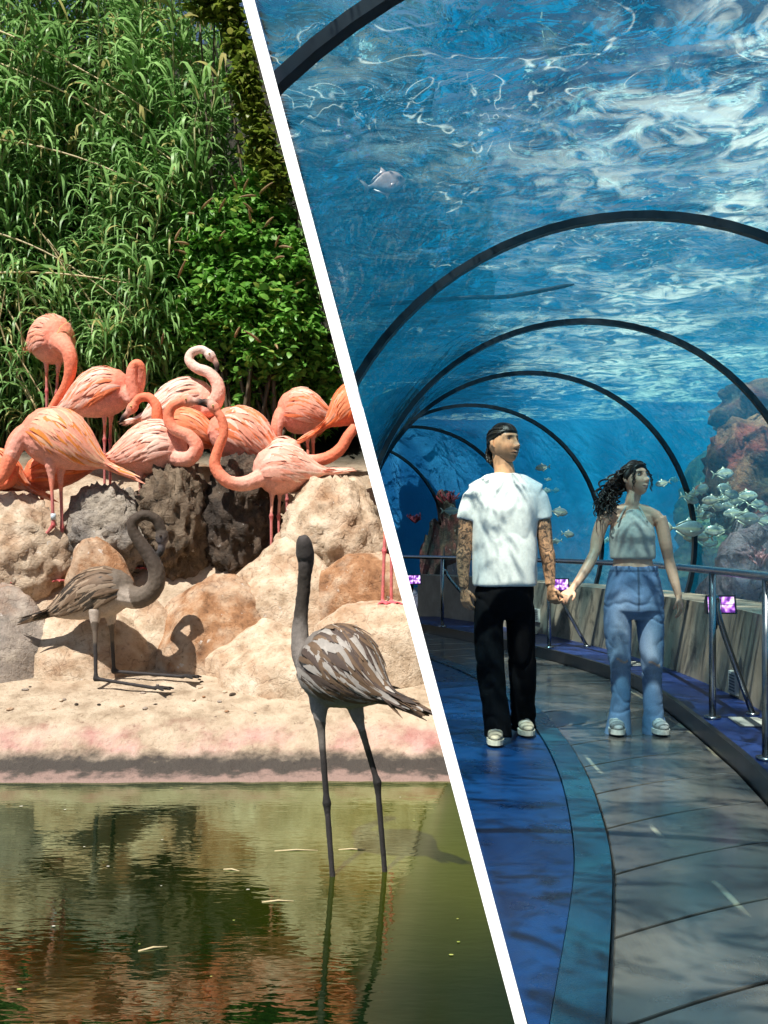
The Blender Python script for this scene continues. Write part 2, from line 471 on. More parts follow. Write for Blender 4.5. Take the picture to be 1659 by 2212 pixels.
def mound(name, label, x0, x1, ytop, ybot, d, mat, seed, depth=0.35, sharp=1.7, cat='rock'):
    """an outcrop that flares out into the bank"""
    c = at((x0 + x1) / 2, ybot, d); rx = (x1 - x0) / 2 / F * d; h = (ybot - ytop) / F * d
    nr_, na = 34, 84; v = [(0.0, 0.0)]; 
    for i in range(1, nr_ + 1):
        for k in range(na): v.append((i / nr_, 2 * math.pi * k / na))
    r = np.array([q[0] for q in v]); a = np.array([q[1] for q in v])
    u = np.stack([r * np.cos(a), r * np.sin(a), 0 * r], -1)
    lob = 1 + 0.30 * vnoise(np.stack([np.cos(a), np.sin(a), 0 * a], -1), 1.3, seed, 2)
    rr_ = np.clip(r / lob * 0.92, 0, 1.2)
    z = h * np.clip(1 - rr_ ** sharp, -0.15, 1) ** 1.0 * (1 + 0.16 * vnoise(u, 2.2, seed + 1, 3))
    p = np.stack([c.x + u[:, 0] * rx * 1.12, c.y + 0.5 * depth + u[:, 1] * depth, c.z + z - 0.01], -1)
    rid = 1 - np.abs(vnoise(p, 3.2, seed + 3, 4)) * 2.4
    p[:, 2] += 0.035 * rid * (1 - r) ** .5 + 0.016 * vnoise(p, 11, seed + 4, 4)
    p[:, 0] += 0.05 * vnoise(p, 4, seed + 5, 3); p[:, 1] += 0.05 * vnoise(p, 4, seed + 6, 3)
    p[-na:, 2] -= 0.25
    f = [(0, 1 + k, 1 + (k + 1) % na) for k in range(na)]
    for i in range(nr_ - 1):
        for k in range(na): f.append((1 + i * na + k, 1 + (i + 1) * na + k, 1 + (i + 1) * na + (k + 1) % na, 1 + i * na + (k + 1) % na))
    me = bpy.data.meshes.new(name); me.from_pydata(p.tolist(), [], f)
    if needs_clip(me, False): clip(me, False, 0.021)
    o = put(name, me, mat); base = Vector((c.x, c.y + .5 * depth, c.z)); me.transform(Matrix.Translation(-base)); o.location = base
    return tag(o, label, cat)

def rock(name, label, x0, x1, ytop, ybot, d, mat, seed, depth=None, lump=0.12, fine=0.03, cone=0.0, cat='rock', res=5, group=None):
    c = at((x0 + x1) / 2, (ytop + ybot) / 2, d)
    rx = (x1 - x0) / 2 / F * d; rz = (ybot - ytop) / 2 / F * d; ry = depth or min(rx, 0.45)
    bm = bmesh.new(); bmesh.ops.create_icosphere(bm, subdivisions=res, radius=1.0)
    me = bpy.data.meshes.new(name); bm.to_mesh(me); bm.free()
    u = coords(me).astype(float)
    n = vnoise(u, 1.4, seed, 4); n2 = vnoise(u, 6, seed + 1, 4)
    rid = 1 - np.abs(vnoise(u, 2.1, seed + 3, 3)) * 2
    r = 1 + lump * 2.6 * n + 0.10 * rid * (0 if cone else 1)
    u = u * r[:, None]
    if cone:
        k = 1 - cone * np.clip((u[:, 2] + 0.2), 0, 1.1)
        u[:, 0] *= k; u[:, 1] *= k
        u[:, 2] = np.minimum(u[:, 2], 0.86 + 0.05 * n2)
    else:
        k = 1 + 0.45 * np.clip(-u[:, 2] + 0.1, 0, 1)
        u[:, 0] *= k * 0.88; u[:, 1] *= k
    w = u * np.array((rx, ry, rz))
    nn = u / np.linalg.norm(u, axis=1)[:, None]
    w += nn * (n2 * fine + vnoise(u, 22, seed + 2, 2) * fine * 0.6)[:, None]
    w += np.array(c)
    set_coords(me, w)
    if needs_clip(me, False): clip(me, False, 0.006 + 0.015)
    o = put(name, me, None)
    me.materials.append(mat)
    base = Vector((c.x, c.y, c.z - rz)); me.transform(Matrix.Translation(-base)); o.location = base
    tag(o, label, cat, group)
    return o

mound('boulder', 'large rust and beige boulder behind the sitting grey flamingo', 320, 590, 1250, 1425, 5.95, M['rock_rust'], 21, 0.40, 2.0)
mound('boulder', 'jagged rust boulder just behind the neck of the sitting flamingo', 200, 400, 1282, 1420, 6.0, M['rock_pale'], 23, 0.3, 1.6)
mound('boulder', 'low rust spur trailing right from the large boulder', 440, 700, 1345, 1440, 5.8, M['rock_pale'], 25, 0.28, 1.5)
mound('boulder', 'low pale boulder under the tail of the sitting grey flamingo', 20, 330, 1300, 1440, 5.85, M['rock_pale'], 31, 0.36, 1.8)
mound('boulder', 'grey boulder at the far left edge', -160, 110, 1262, 1450, 5.78, M['rock_grey'], 41, 0.36, 2.0)
mound('boulder', 'small orange boulder left of the mud nests', 130, 275, 1165, 1290, 6.3, M['rock_rust'], 51, 0.18, 2.2)
rock('nest_mound', 'broad pale lumpy nest mound beside the white wall', 590, 850, 1018, 1290, 6.62, M['rock_pale'], 61, 0.35, 0.08, 0.045, 0.30, 'nest mound')
mound('boulder', 'long pale sloping slab in front of the broad nest mound', 450, 830, 1165, 1340, 6.2, M['rock_pale'], 71, 0.35, 1.6)
mound('boulder', 'rust brown boulder beside the white wall behind the standing grey flamingo', 660, 910, 1195, 1330, 6.12, M['rock_rust'], 81, 0.25, 2.2)
mound('boulder', 'flat pale ledge where pink webbed feet stand at the wall', 690, 960, 1300, 1400, 5.72, M['rock_pale'], 85, 0.30, 3.0)
rock('nest_mound', 'pale flat topped nest mound at the left edge', -110, 165, 1055, 1330, 6.62, M['rock_pale'], 91, 0.3, 0.06, 0.045, 0.2, 'nest mound')
rock('mud_nest', 'limed grey mud nest left of the brown nest', 130, 335, 1040, 1260, 6.7, M['mud_white'], 101, 0.25, 0.08, 0.055, 0.3, 'mud nest')
rock('mud_nest', 'tall lumpy brown mud nest in the middle', 300, 455, 985, 1260, 6.75, M['mud'], 111, 0.25, 0.08, 0.08, 0.12, 'mud nest')
rock('mud_nest', 'dark mud nest below the bird with lowered neck', 430, 610, 970, 1260, 6.82, M['mud_dark'], 121, 0.25, 0.08, 0.08, 0.2, 'mud nest')
mound('boulder', 'low pale hump of ground behind the standing grey flamingo', 480, 830, 1385, 1455, 5.55, M['rock_pale'], 131, 0.28, 1.8)
for k in range(46):     # loose stones and droppings on the bank
    y = random.uniform(5.15, 5.85); x = random.uniform(-0.39 * y, plane_x(y, 0.3) - 0.06)
    s = random.uniform(0.006, 0.016)
    bm = bmesh.new(); bmesh.ops.create_icosphere(bm, subdivisions=2, radius=1)
    me = bpy.data.meshes.new('pebble'); bm.to_mesh(me); bm.free()
    u = coords(me); u = u * (1 + 0.25 * vnoise(u, 1.5, 200 + k, 2))[:, None] * np.array((s * random.uniform(0.8, 1.8), s, s * 0.6)); set_coords(me, u)
    o = put('pebble', me, M[random.choice(['rock_grey', 'rock_rust', 'mud_dark', 'rock_pale'])])
    o.location = (x, y, float(terrain_z(np.array([x]), np.array([y]))[0]) + s * 0.25); o.rotation_euler = (0, 0, random.uniform(0, 6))
    tag(o, 'small loose pebble lying on the sandy bank', 'pebble', 'pebbles on the sandy bank')

# ---- straws and specks afloat
for k, (px, py, L_, a, lab) in enumerate([(640, 1838, .16, .05, 'long pale straw floating in front of the wading grey flamingo'), (600, 1948, .10, .1, 'short pale straw floating left of the wading legs'), (760, 1836, .10, -.03, 'pale straw floating between the wading legs'), (330, 2050, .08, .4, 'small pale straw floating low at the left'), (500, 1880, .06, -.3, 'tiny pale straw floating in mid lagoon')]):
    d = H * F / (py - HY); p = at(px, py, d); dv = Vector((math.cos(a), math.sin(a), 0)) * L_ / 2
    me = MB().loft([p - dv, p + Vector((0, .004, .003)), p + dv], [.0028, .0032, .002], seg=6).mesh('straw'); paint(me, [(0.55, 0.45, 0.26)] * len(me.vertices))
    o = put('floating_straw', me, M['stem']); me.transform(Matrix.Translation(-p)); o.location = p; tag(o, lab, 'straw')
V = []; Fc = []; C = []
for k in range(22):
    d = random.uniform(2.3, 4.6); x = random.uniform(-.4 * d, plane_x(d, 0) - .05); s = random.uniform(.002, .006); a = random.uniform(0, 6.28); i0 = len(V)
    for j in range(5): V.append((x + s * math.cos(a + j * 1.2566) * 1.6, d + s * math.sin(a + j * 1.2566), .0025))
    c = random.choice([(0.35, 0.40, 0.10), (0.60, 0.58, 0.5), (0.25, 0.33, 0.06)]); C += [c] * 5; Fc.append(tuple(range(i0, i0 + 5)))
me = bpy.data.meshes.new('specks'); me.from_pydata(V, [], Fc); paint(me, C)
tag(put('floating_specks', me, M['stem'], None, False), 'tiny bits of leaf and down scattered on the lagoon water', 'debris', kind='stuff')


# ================================================================== VEGETATION
def ribbons(base, az, pitch, length, width, droop, cols, S=6, fold=0.25, twist=None):
    """arching leaf blades; arrays of N. returns verts, faces, colours"""
    n = len(base)
    t = np.linspace(0, 1, S + 1)[None, :]
    # integrate direction: pitch falls along the blade
    ph = pitch[:, None] - droop[:, None] * t ** 1.3
    dx = np.cos(ph); dz = np.sin(ph)
    cx = np.concatenate([np.zeros((n, 1)), np.cumsum((dx[:, 1:] + dx[:, :-1]) / 2, 1)], 1) / S * length[:, None]
    cz = np.concatenate([np.zeros((n, 1)), np.cumsum((dz[:, 1:] + dz[:, :-1]) / 2, 1)], 1) / S * length[:, None]
    ca, sa = np.cos(az)[:, None], np.sin(az)[:, None]
    ctr = np.stack([base[:, 0:1] + cx * ca, base[:, 1:2] + cx * sa, base[:, 2:3] + cz], -1)
    w = width[:, None] * np.sin(np.pi * np.clip(0.12 + 0.88 * t, 0, 1)) ** 0.7
    tw = np.zeros(n) if twist is None else twist
    side = np.stack([-sa * np.cos(tw)[:, None] + 0 * t, ca * np.cos(tw)[:, None] + 0 * t, np.sin(tw)[:, None] + 0 * t], -1)
    L_ = ctr - side * w[..., None]; R_ = ctr + side * w[..., None]
    v = np.stack([L_, R_], 2).reshape(n, -1, 3)
    m = (S + 1) * 2
    f0 = np.array([(2 * s, 2 * s + 1, 2 * s + 3, 2 * s + 2) for s in range(S)])
    f = (f0[None] + (np.arange(n) * m)[:, None, None]).reshape(-1, 4)
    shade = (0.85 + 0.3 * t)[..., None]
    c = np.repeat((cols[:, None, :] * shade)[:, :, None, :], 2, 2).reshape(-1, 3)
    return v.reshape(-1, 3), f, c

def fast_mesh(name, v, f, c=None):
    me = bpy.data.meshes.new(name)
    k = f.shape[1]
    me.vertices.add(len(v)); me.vertices.foreach_set('co', np.ascontiguousarray(v, np.float32).ravel())
    me.loops.add(f.size); me.loops.foreach_set('vertex_index', np.ascontiguousarray(f, np.int32).ravel())
    me.polygons.add(len(f)); me.polygons.foreach_set('loop_start', np.arange(0, f.size, k, dtype=np.int32))
    me.polygons.foreach_set('loop_total', np.full(len(f), k, np.int32))
    me.update(calc_edges=True); me.validate()
    if c is not None: paint(me, c)
    return me

def green(n, kind):
    r = RNG.random((n, 1)); r2 = RNG.random((n, 1))
    if kind == 'reed':
        a = np.array((0.08, 0.21, 0.045)); b = np.array((0.40, 0.66, 0.24)); c = np.array((0.50, 0.46, 0.18))
    elif kind == 'bush':
        a = np.array((0.06, 0.20, 0.025)); b = np.array((0.28, 0.60, 0.11)); c = np.array((0.38, 0.52, 0.11))
    else:
        a = np.array((0.10, 0.17, 0.02)); b = np.array((0.26, 0.33, 0.05)); c = np.array((0.25, 0.26, 0.06))
    col = a * (1 - r) + b * r
    return np.where(r2 > 0.92, c, col)

def leaf_limit(p):          # keep foliage on its own side of the divider
    return p[:, 0] < plane_x(p[:, 1], p[:, 2]) - 0.10

def reed_stem(x, y, z0, z1, lean, bend):
    pts = []
    for s in range(8):
        t = s / 7
        pts.append(Vector((x + lean[0] * t + bend[0] * t * t, y + lean[1] * t + bend[1] * t * t, z0 + (z1 - z0) * t)))
    return pts

def reed_leaves(pts, n, rng=RNG, size=1.0):
    u = rng.uniform(0.15, 1.0, n)
    P = np.array([tuple(p) for p in pts]); k = u * (len(P) - 1); i = np.minimum(k.astype(int), len(P) - 2); fr = (k - i)[:, None]
    base = P[i] * (1 - fr) + P[i + 1] * fr
    az = rng.uniform(0, 2 * np.pi, n)
    az = np.where(rng.random(n) < 0.45, rng.normal(-np.pi / 2, 0.9, n), az)
    v, f, c = ribbons(base, az, rng.uniform(0.5, 1.25, n), rng.uniform(0.28, 0.58, n) * size, rng.uniform(0.007, 0.016, n) * size,
                      rng.uniform(1.4, 3.0, n), green(n, 'reed'), 6, twist=rng.normal(0, 0.35, n))
    return v, f, c

def build_reeds():
    # countable front plants
    k = 0
    while k < 90:
        y = random.uniform(7.9, 8.5); x = random.uniform(-3.6, 0.2)
        top = random.uniform(2.6, 6.9)
        z0 = float(terrain_z(np.array([x]), np.array([y]))[0]) - 0.05
        lean = (random.gauss(0.15, 0.25), random.uniform(-0.3, 0.1)); bend = (random.gauss(0.25, 0.3), random.uniform(-0.35, 0.0))
        pts = reed_stem(x, y, z0, top, lean, bend)
        if any(p.x > plane_x(p.y, p.z) - 0.3 for p in pts): continue
        k += 1
        g = empty('giant_reed', pts[0], 'tall leafy green reed stalk at the front of the thicket', 'reed', 'giant reeds behind the flamingos')
        st = MB().loft(pts, [0.011 - 0.0006 * s for s in range(8)], seg=6).mesh('stem')
        c = random.uniform(0.7, 1.1); paint(st, [(0.23 * c, 0.25 * c, 0.09 * c)] * len(st.vertices))
        put('stem', st, M['stem'], g)
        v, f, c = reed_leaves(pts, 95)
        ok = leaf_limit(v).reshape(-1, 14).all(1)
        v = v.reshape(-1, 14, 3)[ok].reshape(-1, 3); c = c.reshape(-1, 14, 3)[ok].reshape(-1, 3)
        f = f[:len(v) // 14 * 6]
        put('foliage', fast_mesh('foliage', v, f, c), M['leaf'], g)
    # the mass behind
    V = []; Fs = []; Cs = []; n0 = 0
    SM = MB()
    for k in range(520):
        y = random.uniform(8.5, 10.0); x = random.uniform(-4.6, 0.3)
        z0 = 1.9; top = random.uniform(3.2, 8.2)
        pts = reed_stem(x, y, z0, top, (random.gauss(0.2, 0.3), random.uniform(-0.4, 0.1)), (random.gauss(0.25, 0.3), random.uniform(-0.3, 0)))
        if any(p.x > plane_x(p.y, p.z) - 0.08 for p in pts): continue
        if y < 9.3: SM.loft(pts, [0.010] * 8, seg=4)
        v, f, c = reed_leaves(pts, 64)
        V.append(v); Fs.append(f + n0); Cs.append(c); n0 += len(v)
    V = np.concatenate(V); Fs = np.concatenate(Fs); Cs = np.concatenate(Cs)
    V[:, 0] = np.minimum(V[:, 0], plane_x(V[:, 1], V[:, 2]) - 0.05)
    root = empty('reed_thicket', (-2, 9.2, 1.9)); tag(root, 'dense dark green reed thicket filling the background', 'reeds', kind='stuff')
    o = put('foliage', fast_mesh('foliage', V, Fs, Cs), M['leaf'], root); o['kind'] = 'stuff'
    sm = SM.mesh('stems'); paint(sm, np.tile((0.20, 0.19, 0.08), (len(sm.vertices), 1)))
    o = put('canes', sm, M['stem'], root); o['kind'] = 'stuff'
    # pale dry canes
    def cane(a, b, d0, d1, sag, label):
        pa, pb = at(*a, d0), at(*b, d1)
        pts = [pa.lerp(pb, t) + Vector((0, 0, sag * 4 * t * (1 - t))) for t in np.linspace(0, 1, 12)]
        if any(p.x > plane_x(p.y, p.z) - 0.05 for p in pts): return
        mb = MB().loft(pts, [0.0085 - 0.0004 * s for s in range(12)], seg=6)
        for t in range(2, 11, 2): mb.loft([pts[t] - (pts[t] - pts[t - 1]) * 0.02, pts[t] + (pts[t] - pts[t - 1]) * 0.02], [0.0105, 0.0105], seg=6)
        me = mb.mesh('dry_cane'); c = random.uniform(0.8, 1.15)
        paint(me, [(0.50 * c, 0.41 * c, 0.23 * c)] * len(me.vertices))
        o = put('dry_cane', me, M['stem']); me.transform(Matrix.Translation(-pa)); o.location = pa
        tag(o, label, 'cane')
    cane((-20, 130), (440, 400), 7.9, 7.7, 0.1, 'upper pale dry cane leaning across the reeds towards the shrub')
    cane((-20, 60), (330, 245), 7.8, 7.7, 0.05, 'topmost pale dry cane crossing the upper left reeds')
    cane((-20, 300), (400, 450), 7.75, 7.6, 0.1, 'middle pale dry cane slanting down to the shrub top')
    cane((-20, 500), (300, 690), 7.75, 7.6, 0.1, 'pale dry cane slanting above the highest flamingo')
    cane((-20, 590), (330, 625), 7.7, 7.6, 0.05, 'nearly level pale dry cane above the highest flamingo')
    for k in range(34):
        x = random.uniform(-30, 330); y = random.uniform(480, 800)
        cane((x, y + random.uniform(150, 320)), (x + random.uniform(-160, 60), y), 7.8, random.uniform(7.6, 8.0), random.uniform(-0.02, 0.05),
             'thin bare cane standing in the shade behind the flamingos')
    for o in COL.objects:
        if o.name.startswith('dry_cane') and 'thin bare' in o['label']: o['group'] = 'bare canes in the shade'
build_reeds()

def shrub(label, base_px, d, blobs, n_leaf, kind, leaf=(0.045, 0.085), stems=12, spikes=0, seed=1):
    rng = np.random.default_rng(seed); rr = random.Random(seed)
    base = at(base_px[0], base_px[1], d); base.z = float(terrain_z(np.array([base.x]), np.array([base.y]))[0]) - 0.05
    g = empty('shrub', base, label, 'shrub')
    B = []
    for (px, py, rx, ry, dd) in blobs:
        c = at(px, py, d + dd); B.append((np.array(c), rx / F * d, ry / F * d))
    tot = sum(b[1] * b[2] for b in B)
    pts = []; tw = MB()
    for c, rx, rz in B:
        n = int(n_leaf * rx * rz / tot)
        # twigs with leaf clusters along them, radiating in the blob
        nt = max(6, n // 14)
        u = rng.normal(size=(nt, 3)); u /= np.linalg.norm(u, axis=1)[:, None]
        u[:, 1] = -np.abs(u[:, 1]) * 0.9 + 0.2 * (rng.random(nt) < 0.25)
        r = rng.uniform(0.55, 1.08, nt)[:, None]
        tip = c + u * r * np.array((rx, min(rx, rz) * 0.75, rz))
        inner = c + u * (r - rng.uniform(0.25, 0.5, (nt, 1))) * np.array((rx, min(rx, rz) * 0.75, rz))
        inner[:, 2] -= 0.05
        for a, b in zip(inner[::2], tip[::2]): tw.loft([Vector(a), Vector((a + b) / 2 + (0, 0, 0.015)), Vector(b)], [0.005, 0.004, 0.002], seg=4)
        for k in range(14):
            t = rng.random((nt, 1)) ** 0.7
            pts.append(inner * (1 - t) + tip * t + rng.normal(0, 0.022, (nt, 3)))
    P = np.concatenate(pts); P = P[leaf_limit(P)]
    n = len(P)
    v, f, c = ribbons(P, rng.uniform(0, 2 * np.pi, n), rng.uniform(-0.5, 0.7, n), rng.uniform(leaf[0], leaf[1], n) * 1.25, rng.uniform(leaf[0], leaf[1], n) * 0.33,
                      rng.uniform(0.2, 1.5, n), green(n, kind), 3, twist=rng.normal(0, 0.6, n))
    ok = (v[:, 0] < plane_x(v[:, 1], v[:, 2]) - 0.03).reshape(-1, 8).all(1)
    v = v.reshape(-1, 8, 3)[ok].reshape(-1, 3); c = c.reshape(-1, 8, 3)[ok].reshape(-1, 3); f = f[:len(v) // 8 * 3]
    put('foliage', fast_mesh('foliage', v, f, c), M['leaf'], g)
    for k in range(stems):
        c, rx, rz = rr.choice(B); q = Vector(c) + Vector((rr.uniform(-rx, rx) * 0.6, rr.uniform(0, 0.2), rr.uniform(-rz, rz) * 0.6))
        b0 = base + Vector((rr.uniform(-0.2, 0.2), rr.uniform(-0.1, 0.15), 0))
        if any(p.x > plane_x(p.y, p.z) - 0.05 for p in (q, b0)): continue
        me = MB().loft(spline([b0, b0.lerp(q, 0.5) + Vector((rr.uniform(-0.15, 0.15), 0, 0.1)), q], 8), [0.02 - 0.002 * s for s in range(8)], seg=6).mesh('branch')
        paint(me, [(0.10, 0.075, 0.045)] * len(me.vertices)); put('branch', me, M['stem'], g)
    me = clip(tw.mesh('twigs'), False); paint(me, [(0.12, 0.11, 0.05)] * len(me.vertices)); o = put('twigs', me, M['stem'], g); o['kind'] = 'stuff'
    for k in range(spikes):
        c, rx, rz = rr.choice(B); a = rr.uniform(-1, 1)
        p = Vector(c) + Vector((a * rx * 0.9, -min(rx, rz) * 0.72, rr.uniform(-0.5, 0.95) * rz))
        if p.x > plane_x(p.y, p.z) - 0.2: continue
        dr = Vector((rr.uniform(-0.7, 0.7), -0.4, rr.uniform(-0.1, 0.9))).normalized()
        L_ = rr.uniform(0.10, 0.19)
        me = MB().loft([p + dr * L_ * t + Vector((0, 0, -0.03 * t * t)) for t in (0, .3, .6, .85, 1)], [0.007, 0.011, 0.009, 0.006, 0.002], seg=6).mesh('flower_spike')
        k2 = rr.uniform(0.7, 1.1); paint(me, [(0.30 * k2, 0.20 * k2, 0.10 * k2)] * len(me.vertices)); put('flower_spike', me, M['stem'], g)
    return g
shrub('broad bright green shrub with brown flower spikes beside the white wall', (560, 900), 7.75,
      [(480, 520, 130, 110, 0), (600, 430, 110, 90, 0.05), (640, 560, 110, 130, 0), (520, 640, 140, 110, -0.05), (420, 600, 90, 100, 0.1), (590, 720, 120, 120, -0.05),
       (690, 690, 70, 130, 0.05), (440, 720, 90, 90, 0.05), (680, 480, 60, 100, 0.1)], 15000, 'bush', stems=16, spikes=34, seed=3)
shrub('dark low shrub in the shade behind the right hand flamingos', (640, 980), 7.9,
      [(560, 830, 110, 90, 0), (690, 820, 80, 100, 0), (420, 800, 90, 80, 0.1), (630, 900, 110, 70, 0.1), (300, 740, 80, 70, 0.15), (240, 690, 70, 60, 0.15)], 7000, 'bush', stems=10, seed=5)
shrub('feathery yellow green bush high beside the white wall', (560, 400), 7.65,
      [(540, 180, 45, 90, 0), (570, 290, 50, 90, 0), (520, 80, 45, 70, 0.1), (495, 10, 50, 60, 0.1), (440, -10, 50, 50, 0.1), (600, 380, 40, 60, 0)], 4200, 'yellow', (0.03, 0.09), stems=6, seed=8)

# ================================================================== FLAMINGOS
def px3(p, d):
    return at(p[0], p[1], d + (p[2] if len(p) > 2 else 0.0))

PINK = dict(body=(0.80, 0.27, 0.18), belly=(0.78, 0.36, 0.28), neck=(0.80, 0.22, 0.12), head=(0.80, 0.25, 0.15), leg=(0.52, 0.17, 0.16), joint=(0.45, 0.09, 0.09),
            bill=(0.72, 0.42, 0.34), tip=(0.012, 0.011, 0.012), f1=(0.86, 0.36, 0.25), f2=(0.86, 0.50, 0.40), f3=(0.80, 0.22, 0.09), eye=(0.75, 0.62, 0.25))
def pal(**k):
    p = dict(PINK); p.update(k); return p
DEEP = pal(body=(0.78, 0.19, 0.085), belly=(0.72, 0.20, 0.11), f1=(0.82, 0.26, 0.12), f2=(0.84, 0.38, 0.24), f3=(0.78, 0.18, 0.05))
PALE = pal(body=(0.82, 0.40, 0.31), f1=(0.85, 0.44, 0.34), f2=(0.88, 0.55, 0.45), f3=(0.82, 0.34, 0.24))
WHITE = pal(body=(0.84, 0.46, 0.36), f1=(0.86, 0.52, 0.42), f2=(0.88, 0.66, 0.56), f3=(0.84, 0.40, 0.28), neck=(0.80, 0.56, 0.47), head=(0.82, 0.70, 0.64))
GREY = dict(body=(0.14, 0.11, 0.085), belly=(0.50, 0.42, 0.35), neck=(0.060, 0.043, 0.032), head=(0.060, 0.046, 0.036), leg=(0.035, 0.031, 0.032), joint=(0.02, 0.018, 0.018),
            bill=(0.16, 0.14, 0.15), tip=(0.015, 0.015, 0.016), f1=(0.15, 0.095, 0.058), f2=(0.29, 0.21, 0.145), f3=(0.05, 0.036, 0.026), eye=(0.05, 0.03, 0.02))
GREY2 = dict(GREY); GREY2.update(belly=(0.36, 0.345, 0.34), f2=(0.36, 0.33, 0.30), f3=(0.08, 0.055, 0.045), body=(0.17, 0.15, 0.135), neck=(0.040, 0.032, 0.026), head=(0.045, 0.038, 0.032))

def flamingo(label, d, chest, tail, R, neck, head=None, bill=None, legs=(), P=PINK, feathers=150, nr=(0.060, 0.040, 0.030), width=0.80, seed=0, fl=1.0, tailup=0.0, band=None, feet=True, back=0.16, name='flamingo'):
    rr = random.Random(seed); rng = np.random.default_rng(seed + 50)
    A, B = px3(chest, d), px3(tail, d); Rm = R / F * d
    mb = MB(); samp = []          # samples (pos, radius, colour key)
    ax = B - A
    up = Vector((0, 0, 1)); up = (up - ax.normalized() * up.dot(ax.normalized())).normalized()
    prof_t = [0, .05, .13, .25, .4, .55, .7, .82, .92, 1.0]
    prof_r = [.22, .52, .80, .97, 1.0, .93, .74, .50, .28, .10]
    body_path = [A + ax * t + up * (Rm * back * math.sin(math.pi * min(1, t * 1.15))) for t in prof_t]
    mb.loft(body_path, [(Rm * r * width, Rm * r) for r in prof_r], up=up, seg=20)
    for p, r in zip(body_path, prof_r): samp.append((p, 'body'))
    side = ax.normalized().cross(up).normalized()
    NK = []
    if neck:
        NK = spline([A + ax * 0.16, ] + [px3(p, d) for p in neck], 54)
        n = len(NK)
        k0 = 1.0 / len(neck)
        rad = [interp(i / (n - 1), [0, k0 * .5, k0, min(.5, k0 + .14), max(.6, k0 + .2), 1], [Rm * .5, Rm * .46, nr[0] * 1.15, nr[0] * .92, nr[1], nr[2]]) for i in range(n)]
        mb.loft(NK, rad, up=(0, 1, 0), seg=12)
        samp += [(p, 'neck') for p in NK[int(n * k0):-4]]; samp += [(p, 'head') for p in NK[-4:]]
    hp = None
    if head:
        hp = px3(head, d); b = [px3(p, d) for p in bill]
        dirv = (b[0] - hp).normalized() if (b[0] - hp).length > 1e-5 else Vector((1, 0, 0))
        hl = 1.5 if seed == 16 else 1.0
        mb.loft([hp - dirv * 0.045 * hl, hp - dirv * 0.03 * hl, hp, hp + dirv * 0.028 * hl, hp + dirv * 0.045 * hl], [nr[2] * .7, nr[2] * 1.15, nr[2] * 1.38, nr[2] * 1.15, nr[2] * .75], up=(0, 1, 0), seg=12)
        bl = spline([hp + dirv * 0.02] + b, 14)
        mb.loft(bl, [interp(i / 13, [0, .35, .65, .9, 1], [nr[2] * .9, nr[2] * .8, nr[2] * .74, nr[2] * .42, .006]) for i in range(14)], up=(0, 1, 0), seg=10)
        samp += [(hp, 'head')] + [(p, 'bill') for p in bl[4:7]] + [(p, 'tip') for p in bl[7:]]
    legpaths = []
    for lg in legs:
        pts = [px3(p, d) for p in lg[:3]]
        if len(pts) == 2:                       # foot found on the ground below
            g = float(terrain_z(np.array([pts[1].x]), np.array([pts[1].y]))[0])
            pts.append(Vector((pts[1].x, pts[1].y, g)))
        hip, hock, foot = pts
        th = 0.045 * (Rm / 0.17)
        mb.loft([hip + (hip - hock).normalized() * 0.05, hip, hip.lerp(hock, .22), hip.lerp(hock, .45), hip.lerp(hock, .9), hock], [th, th * .85, th * .42, .0125, .0115, .016], up=(0, 1, 0), seg=10)
        mb.ball(hock, 0.0175, 10, 8)
        mb.loft([hock, hock.lerp(foot, .08), hock.lerp(foot, .5), hock.lerp(foot, .95), foot], [.016, .0115, .0105, .0115, .012], up=(0, 1, 0), seg=10)
        samp += [(hip.lerp(hock, t), 'leg') for t in (.3, .45, .6, .75, .9)] + [(hock, 'joint')] + [(hock.lerp(foot, t), 'leg') for t in np.linspace(.1, 1, 12)]
        samp += [(hip, 'body'), (hip.lerp(hock, .1), 'belly')]
        legpaths.append(pts)
        if feet:
            fw = Vector((0.25, -1, 0)).normalized() if len(lg) < 4 else Vector(lg[3]).normalized()
            for a in (-0.5, 0, 0.5):
                q = Matrix.Rotation(a, 3, 'Z') @ fw
                t0 = foot + Vector((0, 0, 0.008)); t1 = foot + q * 0.055 + Vector((0, 0, 0.004)); t2 = foot + q * 0.10 + Vector((0, 0, -0.002))
                mb.loft([t0, t1, t2], [.011, .009, .006], seg=8); samp += [(t1, 'joint'), (t2, 'joint')]
            qa = Matrix.Rotation(-0.5, 3, 'Z') @ fw; qb = Matrix.Rotation(0.5, 3, 'Z') @ fw
            w0 = foot + Vector((0, 0, 0.004)); mb.prism([w0, w0 + qa * 0.085, w0 + fw * 0.08, w0 + qb * 0.085], [q + Vector((0, 0, 0.008)) for q in (w0, w0 + qa * 0.085, w0 + fw * 0.08, w0 + qb * 0.085)])
    me = remesh(mb, 0.0062, 3)
    co = coords(me).astype(float)
    sp = np.array([tuple(s[0]) for s in samp]); keys = [s[1] for s in samp]
    kc = np.array([P[k] for k in keys])
    nk_i = [i for i, k in enumerate(keys) if k == 'neck']
    for q, i in enumerate(nk_i):
        f_ = min(1, q / max(1, len(nk_i)) * 2.2); kc[i] = np.array(P['body']) * (1 - f_) * 1.02 + np.array(P['neck']) * f_
    # nearest sample; body samples are wide, so subtract their radius
    rb = np.array([Rm * 0.9 if k == 'body' else 0.0 for k in keys])
    col = np.zeros((len(co), 3))
    for s in range(0, len(co), 8000):
        dd = np.linalg.norm(co[s:s + 8000, None, :] - sp[None], axis=2) - rb[None]
        w = 1.0 / np.maximum(dd + 0.012, 0.006) ** 5
        col[s:s + 8000] = (w[:, :, None] * kc[None]).sum(1) / w.sum(1)[:, None]
    # paler underside of the trunk
    rel = (co - np.array(A)) @ np.array(ax) / ax.length_squared
